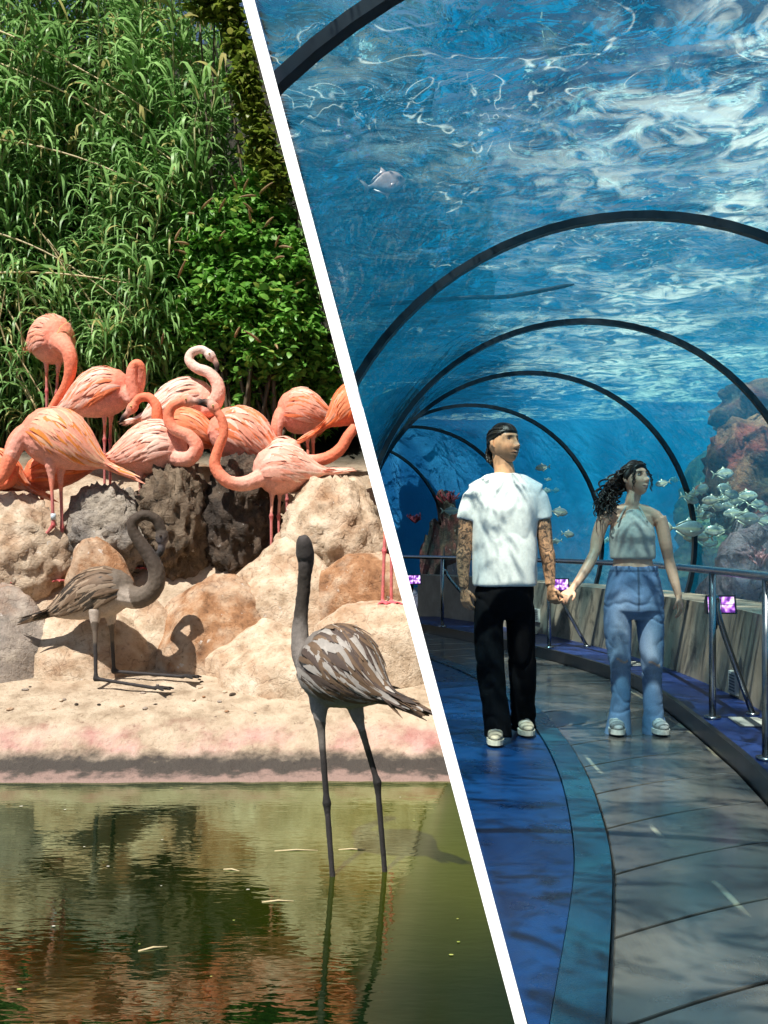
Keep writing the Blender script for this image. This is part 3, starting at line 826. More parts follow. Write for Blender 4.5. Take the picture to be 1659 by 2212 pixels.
    cen = np.array(A)[None] + rel[:, None] * np.array(ax)[None]
    h = (co - cen) @ np.array(up) / Rm
    dist = np.linalg.norm(co - cen, axis=1)
    inb = (rel > 0.0) & (rel < 1.0) & (dist < Rm * 1.2)
    k = np.clip((-h + 0.15) / 0.6, 0, 1) * inb * 0.85
    col = col * (1 - k[:, None]) + np.array(P['belly'])[None] * k[:, None]
    mott = 1 + 0.20 * vnoise(co, 40, 5, 3) + 0.10 * vnoise(co, 9, 7, 2)
    # down fluff on the trunk
    nn = normals(me)
    co2 = co + nn * (vnoise(co, 45, 6, 2) * 0.0035 * inb)[:, None]
    nkm = np.zeros(len(co))
    if NK:
        na_ = np.array([tuple(q) for q in NK]); nkm = (np.linalg.norm(co[:, None, :] - na_[None, ::3], axis=2).min(1) < nr[0] * 1.3) & ~inb
    co2 = co2 + nn * (vnoise(co, 75, 8, 2) * 0.0026 * nkm)[:, None]
    set_coords(me, co2)
    paint(me, col * mott[:, None])
    base = Vector((A.lerp(B, 0.4).x, A.lerp(B, 0.4).y, min([lp[2].z for lp in legpaths] + [A.z - 0.6])))
    g = empty(name, base, label, 'flamingo')
    if needs_clip(me, False): clip(me, False, 0.016)
    put('body', me, M['bird'], g)
    # ---- wing plumage: overlapping feathers laid along the trunk on both flanks and the back
    for sgn, wn_ in ((1, 'wing'), (-1, 'wing')):
        V = []; Fc = []; C = []
        n_f = int(feathers * 1.5)
        for i in range(n_f):
            layer = rr.random()
            t = 0.10 + 0.74 * layer + rr.uniform(-0.04, 0.04)
            ang = rr.uniform(-0.15, 1.0) * math.pi * 0.62 * sgn      # around from the back ridge
            rad = interp(t, prof_t, prof_r) * Rm
            def surf(tt, an, lift):
                r_ = interp(min(tt, 1.0), prof_t, prof_r) * Rm
                c_ = A + ax * tt + up * (Rm * back * math.sin(math.pi * min(1, tt * 1.15)))
                return c_ + side * (math.sin(an) * (r_ * width + lift)) + up * (math.cos(an) * (r_ + lift))
            L_ = rr.uniform(0.13, 0.24) * fl * (0.75 + 0.6 * t)
            w_ = rr.uniform(0.009, 0.019); ruf = rr.uniform(-0.002, 0.009) if rr.random() < 0.4 else 0.0 * (Rm / 0.17) ** 0.5
            S = 5; i0 = len(V)
            r3 = rr.random()
            cc = Vector(P['f1'] if r3 < 0.5 else (P['f2'] if r3 < 0.80 else P['f3'])) * rr.uniform(0.85, 1.1)
            if P['f1'][0] < 0.4 and t > 0.62 and rr.random() < 0.35: cc = Vector(P['f3']) * 0.45
            drift = rr.uniform(0.05, 0.32) * sgn
            for s in range(S + 1):
                u = s / S
                lf = (0.004 + 0.009 * (1 - layer)) * min(1, u * 2.5) + 0.002 * u + ruf * u * u + tailup * u * u - 0.001
                p = surf(t + L_ / ax.length * u, ang + drift * u * u, lf)
                p2 = surf(t + L_ / ax.length * u, ang + drift * u * u + 0.10, lf)
                tv = (p2 - p).normalized()
                ww = w_ * math.sin(math.pi * min(1, 0.05 + 0.93 * u)) ** 0.7
                V += [p - tv * ww, p + (p - (A + ax * t)).normalized() * 0.003, p + tv * ww]
                e = 1.0 + 0.25 * u
                C += [cc * e * 0.82, cc * e, cc * e * 1.12]
            for s in range(S):
                a = i0 + 3 * s
                Fc += [(a, a + 1, a + 4, a + 3), (a + 1, a + 2, a + 5, a + 4)]
        me = bpy.data.meshes.new('wing'); me.from_pydata([tuple(v) for v in V], [], Fc)
        paint(me, [tuple(min(1, q) for q in c) for c in C])
        if needs_clip(me, False): clip(me, False, 0.016)
        put(wn_, me, M['feather'], g)
    # tail
    V = []; Fc = []; C = []
    for i in range(16):
        a = rr.uniform(-1, 1); L_ = rr.uniform(0.10, 0.18) * fl
        p0 = A + ax * rr.uniform(0.86, 0.95) + side * a * 0.02 + up * rr.uniform(-0.01, 0.03)
        dv = (ax.normalized() + side * a * 0.28 + Vector((0, 0, rr.uniform(-0.35, 0.05)))).normalized()
        tv = dv.cross(up).normalized(); i0 = len(V)
        cc = Vector(P['f1'] if rr.random() < 0.5 else P['f3']) * rr.uniform(0.8, 1.1)
        for s in range(4):
            u = s / 3; ww = 0.011 * math.sin(math.pi * min(1, 0.25 + 0.72 * u))
            q = p0 + dv * L_ * u; V += [q - tv * ww, q + tv * ww]; C += [cc, cc * 1.1]
        for s in range(3): Fc.append((i0 + 2 * s, i0 + 2 * s + 1, i0 + 2 * s + 3, i0 + 2 * s + 2))
    me = bpy.data.meshes.new('tail'); me.from_pydata([tuple(v) for v in V], [], Fc); paint(me, [tuple(min(1, q) for q in c) for c in C])
    if needs_clip(me, False): clip(me, False, 0.016)
    if len(me.vertices): put('tail', me, M['feather'], g)
    if hp is not None and seed != 16:
        dirv = (px3(bill[0], d) - hp).normalized()
        sv = Vector((0, -1, 0))
        me = MB().ball(hp + sv * nr[2] * 1.28 + Vector((0, 0, 0.006)), 0.0075, 10, 8).mesh('eye'); paint(me, [P['eye']] * len(me.vertices)); e = put('eye', me, M['eye'], g)
        me = MB().ball(hp + sv * (nr[2] * 1.28 + 0.005) + Vector((0, 0, 0.006)), 0.0042, 8, 6).mesh('pupil'); paint(me, [(0.01, 0.01, 0.01)] * len(me.vertices))
        o = put('pupil', me, M['eye'], g); 
        o.parent = e
    if band:
        p = px3(band, d); a, b = legpaths[0][0], legpaths[0][1]; dv = (b - a).normalized()
        me = MB().loft([p - dv * 0.02, p + dv * 0.02], [0.0165, 0.0165], up=(0, 1, 0), seg=12).mesh('leg_band'); paint(me, [(0.55, 0.66, 0.75)] * len(me.vertices)); put('leg_band', me, M['eye'], g)
    return g

flamingo('highest pink flamingo facing the camera with its neck hanging straight down', 7.5, (138, 738, -0.12), (74, 752, 0.24), 52,
         [(136, 745, -.2), (150, 765, -.27), (152, 800, -.27), (142, 835, -.24), (122, 868, -.2), (108, 890, -.18)], None, None,
         [[(100, 770, 0), (101, 845, 0)], [(127, 775, 0), (122, 850, .02)]], pal(f3=(0.84, 0.30, 0.19), f2=(0.86, 0.44, 0.34)), 120, seed=1, width=0.86)
flamingo('pink flamingo with an upright looped neck below the highest flamingo', 7.2, (285, 838), (128, 885, .05), 53,
         [(272, 850, -.04), (288, 862, -.08), (284, 825, -.09), (286, 798, -.09), (296, 786, -.09), (305, 797, -.08), (304, 830, -.05), (296, 860, 0)], None, None,
         [[(226, 885, 0), (226, 950, 0)], [(240, 885, 0.06), (238, 950, .06)]], PINK, 130, nr=(.05, .036, .030), seed=2)
flamingo('pale flamingo with a white curled neck and head above the group', 7.12, (466, 862), (305, 905, .05), 52,
         [(452, 885, -.05), (470, 858, -.10), (470, 830, -.10), (452, 806, -.09), (425, 795, -.08), (409, 780, -.07), (413, 763, -.06), (432, 755, -.06), (448, 760, -.06)], (454, 768, -.06),
         [(463, 778, -.06), (469, 792, -.06), (466, 808, -.06)], [[(390, 905, 0), (392, 970, 0)], [(405, 905, .05), (404, 970, .05)]], WHITE, 130, nr=(.055, .036, .028), seed=3)
flamingo('pink flamingo whose small neck loop preens its shoulder behind the central birds', 6.98, (345, 918), (480, 958, .1), 44,
         [(350, 925, -.06), (340, 905, -.10), (338, 878, -.10), (322, 859, -.10), (302, 860, -.10), (290, 872, -.10)], (286, 881, -.10),
         [(278, 891, -.1), (267, 902, -.1), (258, 914, -.1)], [[(400, 960, 0), (400, 1040, 0)]], DEEP, 100, nr=(.045, .034, .029), seed=4)
flamingo('deep pink flamingo body behind the bird with lowered neck, head hidden', 6.98, (452, 925), (612, 985, .05), 60,
         [(470, 920, .05), (455, 945, .10), (470, 985, .15)], None, None, [[(545, 970, 0), (548, 1060, 0)], [(525, 970, .05), (522, 1060, .05)]], PINK, 150, seed=5)
flamingo('light pink flamingo with a folded neck in the middle of the group', 6.72, (402, 968), (232, 990, .03), 58,
         [(385, 990, -.06), (410, 990, -.12), (425, 966, -.14), (408, 942, -.14), (378, 928, -.14), (364, 905, -.13), (370, 880, -.13), (392, 868, -.13)], (404, 866, -.13),
         [(418, 866, -.13), (434, 869, -.13), (450, 880, -.13)], [[(303, 1015, 0), (303, 1090, 0)], [(318, 1015, .06), (316, 1090, .06)]], PALE, 150, nr=(.055, .040, .032), seed=6)
flamingo('pink flamingo at right whose neck stretches right to the white wall', 6.86, (650, 985, .05), (565, 1000, .2), 40,
         [(630, 990, 0), (668, 996, -.03), (705, 990, -.05), (735, 970, -.05), (752, 942, -.04), (768, 922, -.02)], None, None, [[(620, 1020, .1), (620, 1080, .1)]], PALE, 60, nr=(.05, .042, .036), seed=7)
flamingo('pink flamingo lowering its curved neck to the left in front of the dark nest', 6.6, (548, 1025), (700, 1020, .05), 54,
         [(558, 1035, -.05), (520, 1046, -.09), (486, 1036, -.12), (464, 1005, -.12), (472, 968, -.12), (483, 938, -.12), (480, 908, -.12), (468, 888, -.12)], (462, 880, -.12),
         [(454, 871, -.12), (442, 867, -.12), (428, 874, -.12)], [[(588, 1055, 0), (586, 1115, 0)], [(605, 1055, .05), (602, 1115, .05)]], PALE, 150, nr=(.052, .034, .028), seed=8)
flamingo('pink flamingo with its neck tucked low to the left behind the broad nest', 7.2, (600, 895), (722, 900, .05), 49,
         [(608, 900, -.03), (598, 925, -.06), (600, 950, -.05), (614, 975, 0)], None, None, [[(663, 935, 0), (666, 990, 0)], [(676, 935, .04), (677, 990, .04)]], PINK, 130, nr=(.055, .042, .034), seed=9)
flamingo('deep pink flamingo partly cut off by the white wall', 6.9, (815, 850), (705, 918, .02), 44, None, None, None, [], DEEP, 120, seed=10, fl=1.15)
flamingo('large orange pink flamingo standing at left with ruffled wing feathers', 6.52, (48, 925), (228, 1005, .03), 64,
         [(42, 950, -.05), (24, 985, -.09), (10, 1022, -.10), (-10, 1040, -.10), (-40, 1035, -.08)], None, None,
         [[(110, 1000, -.05), (115, 1135, -.05), (12, 1258, -.1)], [(130, 1000, .02), (134, 1140, .02), (131, 1255, .02)]], pal(f3=(0.80, 0.26, 0.05), f2=(0.86, 0.46, 0.30)), 190, seed=11, fl=1.2, band=(115, 1116, -.05))
flamingo('deep orange flamingo half hidden behind the large flamingo at left', 6.72, (55, 1035), (215, 1000, .02), 43, None, None, None,
         [[(90, 1060, 0), (92, 1110, 0)]], DEEP, 110, seed=12, fl=1.1)
flamingo('pink flamingo cut off by the left picture edge', 6.6, (-60, 1000), (60, 1055, .03), 44, [(-30, 1030, -.06), (0, 1045, -.08), (25, 1035, -.08), (32, 1005, -.08)], None, None,
         [[(-20, 1060, 0), (-20, 1120, 0)]], DEEP, 80, seed=13)
flamingo('pink flamingo legs with webbed feet beside the white wall', 5.85, (905, 1040), (1000, 1060, .03), 44, None, None, None,
         [[(834, 1120, 0), (830, 1190, 0), (826, 1303, 0)], [(848, 1120, 0), (846, 1195, 0), (845, 1303, .02)]], pal(leg=(0.62, 0.17, 0.17), joint=(0.70, 0.12, 0.15)), 10, seed=14)
flamingo('grey young flamingo sitting on its folded legs on the sand', 5.62, (290, 1268), (105, 1325, .06), 53,
         [(278, 1288, -.04), (308, 1290, -.07), (334, 1268, -.08), (338, 1235, -.08), (325, 1205, -.08), (305, 1175, -.08), (288, 1148, -.08), (289, 1125, -.08), (312, 1113, -.07), (337, 1122, -.06), (349, 1146, -.05)],
         (350, 1160, -.05), [(350, 1176, -.05), (346, 1194, -.05), (334, 1210, -.05)],
         [[(205, 1335, -.06), (207, 1466, -.10), (338, 1487, -.14), (1, -0.5, 0)], [(240, 1335, .05), (246, 1450, .08), (398, 1462, .02), (1, -0.4, 0)]], GREY, 170, nr=(.06, .034, .029), seed=15)
flamingo('grey young flamingo seen from behind wading in the water', 3.4, (660, 1425, .10), (838, 1505, -.10), 88,
         [(655, 1415, .10), (648, 1370, .13), (652, 1310, .14), (657, 1260, .14), (659, 1215, .13)], (659, 1196, .13), [(661, 1214, .140), (665, 1234, .16), (667, 1252, .175)],
         [[(690, 1530, 0), (706, 1735, 0), (727, 2010, -.05)], [(768, 1530, .02), (815, 1690, .02), (842, 2010, .02)]], GREY2, 210, nr=(.036, .025, .025), width=0.92, seed=16, fl=0.85, feet=False)

# ================================================================== AQUARIUM TUNNEL
TR = 1.56                                   # radius of the acrylic vault, centred at eye height
TZC = 1.17
def tun_x(d): return 1.41 - (d - 7.5) ** 2 / 31.0
def tun_t(d):                               # direction of travel
    return Vector((-2 * (d - 7.5) / 31.0, 1, 0)).normalized()
def tun(d, off, z):                         # point at sideways offset from the centre line
    t = tun_t(d); n = Vector((t.y, -t.x, 0))
    return Vector((tun_x(d), d, z)) + n * off
def curve_x(table, d):
    ds = [q[0] for q in table]; xs = [q[1] for q in table]
    # smooth interpolation
    if d <= ds[0]: return xs[0] + (d - ds[0]) * (xs[1] - xs[0]) / (ds[1] - ds[0])
    if d >= ds[-1]: return xs[-1] + (d - ds[-1]) * (xs[-1] - xs[-2]) / (ds[-1] - ds[-2])
    k = max(i for i in range(len(ds) - 1) if ds[i] <= d)
    def m(i):
        a, b = max(0, i - 1), min(len(ds) - 1, i + 1); return (xs[b] - xs[a]) / (ds[b] - ds[a])
    h = ds[k + 1] - ds[k]; t = (d - ds[k]) / h
    return (2 * t ** 3 - 3 * t * t + 1) * xs[k] + (t ** 3 - 2 * t * t + t) * h * m(k) + (-2 * t ** 3 + 3 * t * t) * xs[k + 1] + (t ** 3 - t * t) * h * m(k + 1)
KERB = [(-3, 0.0), (0, 0.86), (2.5, 1.39), (4.3, 1.68), (5.0, 1.78), (6.9, 1.95), (8.0, 1.97), (10.1, 1.55), (12.8, 0.56), (15, -0.6)]
TEAL_R = [(-3, -0.9), (0, -0.05), (2.33, 0.53), (3.34, 0.78), (3.89, 0.88), (4.84, 1.0), (5.84, 1.065), (7.06, 1.06), (9, 0.80), (11, 0.2), (13, -0.6)]
TEAL_L = [(d, x - 0.135) for d, x in TEAL_R]

# ---- materials of the tunnel
def carpet_mat(name, c1, c2, rough, spec=0.5):
    m, nt, N, L, bs = new_mat(name)
    g = N.new('ShaderNodeNewGeometry'); P = g.outputs['Position']
    a = tex_noise(N, L, P, 160, 3, 0.6); b = tex_noise(N, L, P, 2.5, 4, 0.6); c = tex_noise(N, L, P, 30, 4, 0.7)
    col = ramp(N, L, b, [(0.35, c1), (0.65, c2)])
    col = mixrgb(N, L, 0.5, col, ramp(N, L, c, [(0.35, (0.75,) * 3), (0.6, (1.1,) * 3)]), 'MULTIPLY')
    L.new(col, bs.inputs['Base Color'])
    L.new(ramp(N, L, b, [(0.3, (rough - 0.08,) * 3), (0.7, (rough + 0.1,) * 3)]), bs.inputs['Roughness'])
    bs.inputs['Specular IOR Level'].default_value = spec
    bump(N, L, a, 0.25, 0.004, bs)
    return m
M['blue_floor'] = carpet_mat('blue_floor', (0.001, 0.022, 0.095), (0.001, 0.038, 0.15), 0.30, 0.6)
M['blue_ledge'] = carpet_mat('blue_ledge', (0.006, 0.02, 0.10), (0.010, 0.032, 0.15), 0.42, 0.5)
M['teal'] = carpet_mat('teal_trim', (0.003, 0.034, 0.075), (0.005, 0.06, 0.10), 0.24, 0.6)
def plate_mat():
    m, nt, N, L, bs = new_mat('worn_steel_plate')
    g = N.new('ShaderNodeNewGeometry'); P = g.outputs['Position']
    b = tex_noise(N, L, P, 2.0, 5, 0.6); mp = N.new('ShaderNodeMapping'); mp.inputs['Scale'].default_value = (18, 1.2, 1); L.new(P, mp.inputs[0])
    c = tex_noise(N, L, mp.outputs[0], 5, 4, 0.7)
    col = ramp(N, L, b, [(0.3, (0.12, 0.12, 0.125)), (0.7, (0.22, 0.215, 0.20))])
    w = N.new('ShaderNodeTexWave'); w.bands_direction = 'X'; w.inputs['Scale'].default_value = 0.42; w.inputs['Distortion'].default_value = 5.0; w.inputs['Detail'].default_value = 2
    w.inputs['Detail Scale'].default_value = 0.5; L.new(P, w.inputs[0])
    scr = ramp(N, L, w.outputs[1], [(0.9965, (0, 0, 0)), (0.9990, (1, 1, 1))])
    brk = ramp(N, L, tex_noise(N, L, P, 1.7, 3, 0.5), [(0.48, (0, 0, 0)), (0.56, (1, 1, 1))])
    col = mixrgb(N, L, math_n(N, L, 'MULTIPLY', scr, brk), col, (0.75, 0.66, 0.48))
    L.new(col, bs.inputs['Base Color']); bs.inputs['Metallic'].default_value = 0.55
    L.new(ramp(N, L, c, [(0.3, (0.16,) * 3), (0.7, (0.26,) * 3)]), bs.inputs['Roughness'])
    bump(N, L, b, 0.05, 0.02, bs)
    return m
M['plate'] = plate_mat()
M['steel'] = simple('brushed_steel', (0.42, 0.43, 0.45), (0.34, 0.35, 0.37), 0.26, 1.0, 20, 0.03)
M['black'] = simple('black_metal', (0.022, 0.026, 0.032), (0.014, 0.017, 0.022), 0.35, 0.3, 12, 0.05)
M['ring'] = simple('dark_rib', (0.020, 0.030, 0.042), (0.012, 0.018, 0.026), 0.28, 0.4, 9, 0.05)
M['kerb'] = simple('dark_kerb', (0.03, 0.032, 0.04), (0.018, 0.02, 0.026), 0.3, 0.5, 9, 0.05)
M['plastic'] = simple('white_plastic', (0.66, 0.66, 0.62), (0.56, 0.56, 0.52), 0.45)
def concrete():
    m, nt, N, L, bs = new_mat('stained_concrete')
    g = N.new('ShaderNodeNewGeometry'); P = g.outputs['Position']
    a = tex_noise(N, L, P, 3, 6, 0.65); mp = N.new('ShaderNodeMapping'); mp.inputs['Scale'].default_value = (1, 1, 0.9); L.new(P, mp.inputs[0])
    b = tex_noise(N, L, mp.outputs[0], 2.6, 6, 0.7); c = tex_noise(N, L, P, 40, 4, 0.7)
    col = ramp(N, L, a, [(0.3, (0.22, 0.19, 0.15)), (0.7, (0.40, 0.35, 0.28))])
    col = mixrgb(N, L, ramp(N, L, b, [(0.56, (0, 0, 0)), (0.66, (0.8, 0.8, 0.8))]), col, (0.05, 0.05, 0.048))
    L.new(col, bs.inputs['Base Color']); bs.inputs['Roughness'].default_value = 0.7
    bump(N, L, c, 0.35, 0.006, bs)
    return m
M['concrete'] = concrete()

def acrylic():
    m, nt, N, L, bs = new_mat('clear_acrylic')
    N.remove(bs)
    g = N.new('ShaderNodeNewGeometry'); P = g.outputs['Position']
    mp = N.new('ShaderNodeMapping'); mp.inputs['Scale'].default_value = (1.0, 0.5, 1.0); L.new(P, mp.inputs[0])
    h = math_n(N, L, 'ADD', tex_noise(N, L, mp.outputs[0], 2.6, 3, 0.5, 0.8), math_n(N, L, 'MULTIPLY', tex_noise(N, L, mp.outputs[0], 9, 2, 0.5, 1.2), 0.25))
    b = N.new('ShaderNodeBump'); b.inputs['Strength'].default_value = 0.5; b.inputs['Distance'].default_value = 0.06; L.new(h, b.inputs['Height'])
    tr = N.new('ShaderNodeBsdfTransparent'); tr.inputs[0].default_value = (0.965, 0.985, 0.985, 1)
    gl = N.new('ShaderNodeBsdfGlossy'); gl.inputs['Roughness'].default_value = 0.03; L.new(b.outputs[0], gl.inputs['Normal'])
    fr = N.new('ShaderNodeLayerWeight'); fr.inputs[0].default_value = 0.5; L.new(b.outputs[0], fr.inputs['Normal'])
    sch = math_n(N, L, 'MULTIPLY_ADD', math_n(N, L, 'POWER', fr.outputs['Facing'], 3.5), 0.6, 0.04)
    mx = N.new('ShaderNodeMixShader'); L.new(sch, mx.inputs[0]); L.new(tr.outputs[0], mx.inputs[1]); L.new(gl.outputs[0], mx.inputs[2])
    L.new(mx.outputs[0], N['Material Output'].inputs[0])
    return m
M['acrylic'] = acrylic()

def water_surface_mat():
    """rippled surface seen from below: clear where the ripples face the viewer, mirror where they turn away, with painted glare patches and light threads"""
    m, nt, N, L, bs = new_mat('tank_water_surface')
    N.remove(bs)
    g = N.new('ShaderNodeNewGeometry'); P = g.outputs['Position']
    sx = N.new('ShaderNodeSeparateXYZ'); L.new(P, sx.inputs[0])
    n1 = tex_noise(N, L, P, 0.75, 3, 0.5, 1.8); n2 = tex_noise(N, L, P, 3.2, 3, 0.55, 2.0)
    h = math_n(N, L, 'ADD', n1, math_n(N, L, 'MULTIPLY', n2, 0.30))
    b = N.new('ShaderNodeBump'); b.inputs['Strength'].default_value = 1.0; b.inputs['Distance'].default_value = 0.6; L.new(h, b.inputs['Height'])
    lw = N.new('ShaderNodeLayerWeight'); lw.inputs[0].default_value = 0.5; L.new(b.outputs[0], lw.inputs['Normal'])
    tir = ramp(N, L, lw.outputs['Facing'], [(0.42, (0, 0, 0)), (0.60, (1.0,) * 3)])
    # caustic light and the dark between it, painted into the transparency colour
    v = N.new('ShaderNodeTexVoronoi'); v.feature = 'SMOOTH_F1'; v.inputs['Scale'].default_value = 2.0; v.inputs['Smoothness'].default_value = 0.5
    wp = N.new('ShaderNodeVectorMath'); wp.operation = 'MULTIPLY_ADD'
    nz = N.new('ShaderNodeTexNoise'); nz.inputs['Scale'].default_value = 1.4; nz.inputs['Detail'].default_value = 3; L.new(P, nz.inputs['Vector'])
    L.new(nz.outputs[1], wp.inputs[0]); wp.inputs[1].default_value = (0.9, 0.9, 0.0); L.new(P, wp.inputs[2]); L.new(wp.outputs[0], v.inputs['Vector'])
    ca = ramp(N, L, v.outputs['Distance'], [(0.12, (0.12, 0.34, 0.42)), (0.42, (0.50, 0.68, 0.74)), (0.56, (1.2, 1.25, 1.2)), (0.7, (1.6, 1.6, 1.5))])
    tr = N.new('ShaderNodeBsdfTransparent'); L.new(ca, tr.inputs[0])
    gl = N.new('ShaderNodeBsdfGlossy'); gl.inputs['Roughness'].default_value = 0.03; gl.inputs[0].default_value = (0.62, 0.96, 1.0, 1); L.new(b.outputs[0], gl.inputs['Normal'])
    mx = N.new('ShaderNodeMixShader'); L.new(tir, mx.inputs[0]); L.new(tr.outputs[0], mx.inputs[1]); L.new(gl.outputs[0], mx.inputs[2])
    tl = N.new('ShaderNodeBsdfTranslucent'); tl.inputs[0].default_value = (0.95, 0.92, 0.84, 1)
    glare = ramp(N, L, tex_noise(N, L, P, 0.7, 4, 0.6, 0.8), [(0.44, (0,) * 3), (0.60, (0.9,) * 3)])  # white glare painted as pale translucent patches, stronger to the right
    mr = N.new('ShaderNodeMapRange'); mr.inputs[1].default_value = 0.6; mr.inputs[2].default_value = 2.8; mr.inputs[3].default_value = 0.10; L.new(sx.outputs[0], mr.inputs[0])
    glare_break = ramp(N, L, n2, [(0.42, (0.05,) * 3), (0.60, (1,) * 3)])
    glare = math_n(N, L, 'MULTIPLY', math_n(N, L, 'MULTIPLY', glare, mr.outputs[0]), glare_break)
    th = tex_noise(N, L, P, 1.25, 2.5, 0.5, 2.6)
    line = ramp(N, L, math_n(N, L, 'ABSOLUTE', math_n(N, L, 'SUBTRACT', th, 0.5)), [(0.0, (1,) * 3), (0.003, (0.8,) * 3), (0.014, (0,) * 3)])  # thin bright light filaments painted as pale threads
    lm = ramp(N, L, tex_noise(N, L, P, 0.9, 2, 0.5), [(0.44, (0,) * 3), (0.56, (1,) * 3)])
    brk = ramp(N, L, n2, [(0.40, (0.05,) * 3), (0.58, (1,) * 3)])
    glints = math_n(N, L, 'MAXIMUM', glare, math_n(N, L, 'MULTIPLY', math_n(N, L, 'MULTIPLY', math_n(N, L, 'MULTIPLY', line, lm), brk), 0.6))
    m2 = N.new('ShaderNodeMixShader'); L.new(glints, m2.inputs[0]); L.new(mx.outputs[0], m2.inputs[1]); L.new(tl.outputs[0], m2.inputs[2])
    L.new(m2.outputs[0], N['Material Output'].inputs[0])
    return m
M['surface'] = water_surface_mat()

# ---- tank: floor, back walls, water
TX1, TY0, TY1, TZ0, TZ1 = 8.5, -5.0, 19.0, -0.9, 3.55
M['tank'] = simple('blue_tank_wall', (0.02, 0.20, 0.50), (0.01, 0.13, 0.38), 0.8, 0, 1.2, 0.4, 6, 0.05)
M['tank_sand'] = simple('tank_sand', (0.16, 0.19, 0.18), (0.09, 0.12, 0.13), 0.9, 0, 3, 0.6, 14, 0.03)
def build_tank():
    e = 0.03
    def L_(y, z): return plane_x(y, z) + e
    zt = TZ1 + 0.9
    mb = MB(); mb.prism([(L_(TY1, TZ0 - .2), TY1, TZ0 - .2), (TX1 + .3, TY1, TZ0 - .2), (TX1 + .3, TY1, zt), (L_(TY1, zt), TY1, zt)], [(L_(TY1 + .3, TZ0 - .2), TY1 + .3, TZ0 - .2), (TX1 + .3, TY1 + .3, TZ0 - .2), (TX1 + .3, TY1 + .3, zt), (L_(TY1 + .3, zt), TY1 + .3, zt)])
    tag(mb.build('tank_wall', M['tank'], None, False), 'far blue painted wall of the aquarium tank', 'wall')
    mb = MB(); mb.box((TX1 + .15, (TY0 + TY1) / 2, (TZ0 - .2 + zt) / 2), (.3, TY1 - TY0 - .01, zt - TZ0 + .2))
    tag(mb.build('tank_wall', M['tank'], None, False), 'right hand blue painted wall of the aquarium tank', 'wall')
    mb = MB(); mb.box(((TX1 - 3) / 2 + .5, TY0 - .15, (TZ0 - .2 + zt) / 2), (TX1 + 1.3, .29, zt - TZ0 + .2))
    me = clip(mb.mesh('tank_wall'), True, 0.03); tag(put('tank_wall', me, M['tank'], None, False), 'blue painted wall of the aquarium tank behind the viewer', 'wall')
    mb = MB(); xs = np.arange(-1, TX1, 0.25); ys = np.arange(TY0, TY1, 0.25)
    X, Y = np.meshgrid(xs, ys); Pn = np.stack([X, Y, 0 * X], -1).reshape(-1, 3); Z = TZ0 + 0.15 + 0.12 * vnoise(Pn, 0.8, 40, 3)
    Pn[:, 2] = Z; nx = len(xs); i = np.arange((nx - 1) * (len(ys) - 1)); a = (i // (nx - 1)) * nx + i % (nx - 1)
    me = fast_mesh('tank_floor', Pn, np.stack([a, a + 1, a + nx + 1, a + nx], -1)); clip(me, True, 0.03)
    tag(put('tank_floor', me, M['tank_sand']), kind='structure')
    # rippling top
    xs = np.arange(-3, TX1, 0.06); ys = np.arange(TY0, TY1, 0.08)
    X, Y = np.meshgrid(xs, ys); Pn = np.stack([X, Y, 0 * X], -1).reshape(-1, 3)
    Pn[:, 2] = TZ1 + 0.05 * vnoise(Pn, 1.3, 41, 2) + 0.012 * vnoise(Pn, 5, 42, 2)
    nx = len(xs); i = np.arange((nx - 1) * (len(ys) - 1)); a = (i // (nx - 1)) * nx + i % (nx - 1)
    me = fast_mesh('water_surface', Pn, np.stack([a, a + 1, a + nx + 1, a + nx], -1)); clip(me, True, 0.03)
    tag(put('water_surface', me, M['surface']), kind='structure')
    # the body of water round the tunnel
    zb = TZ1 - 0.10
    q = [(L_(TY0, TZ0) + .01, TZ0), (TX1 - .01, TZ0), (TX1 - .01, zb), (L_(TY0, zb) + .01, zb)]
    q2 = [(L_(TY1, TZ0) + .01, TZ0), (TX1 - .01, TZ0), (TX1 - .01, zb), (L_(TY1, zb) + .01, zb)]
    w = MB().prism([(x, TY0 + .02, z) for x, z in q], [(x, TY1 - .02, z) for x, z in q2])
    wo = w.build('aquarium_water', None, None, False)
    ds = list(np.arange(TY0 - 1.5, TY1 + 1.0, 0.5)); seg = 40; v = []; f = []
    for d in ds:
        pr = [(-(TR + .012), TZ0 - 0.5)] + [((TR + .012) * -math.cos(math.pi * k / seg), TZC + (TR + .012) * math.sin(math.pi * k / seg)) for k in range(seg + 1)] + [(TR + .012, TZ0 - 0.5)]
        for o_, z in pr: v.append(tun(d, o_, z))
    m = seg + 3
    for i in range(len(ds) - 1):
        for k in range(m): f.append((i * m + k, i * m + (k + 1) % m, (i + 1) * m + (k + 1) % m, (i + 1) * m + k))
    f.append(tuple(range(m))); f.append(tuple((len(ds) - 1) * m + k for k in range(m)))
    cb = MB(); cb.add(v, f); co = cb.build('cutter', None, None, False)
    bo = wo.modifiers.new('b', 'BOOLEAN'); bo.object = co; bo.operation = 'DIFFERENCE'; bo.solver = 'EXACT'
    dg = bpy.context.evaluated_depsgraph_get(); dg.update()
    me = bpy.data.meshes.new_from_object(wo.evaluated_get(dg)); wo.modifiers.clear(); wo.data = me
    bpy.data.objects.remove(co)
    m, nt, N, L, bs = new_mat('aquarium_water'); N.remove(bs)
    sc_ = N.new('ShaderNodeVolumeScatter'); sc_.inputs['Color'].default_value = (0.02, 0.50, 0.97, 1); sc_.inputs['Density'].default_value = 0.12; sc_.inputs['Anisotropy'].default_value = 0.0
    ab = N.new('ShaderNodeVolumeAbsorption'); ab.inputs['Color'].default_value = (0.03, 0.72, 0.90, 1); ab.inputs['Density'].default_value = 0.24
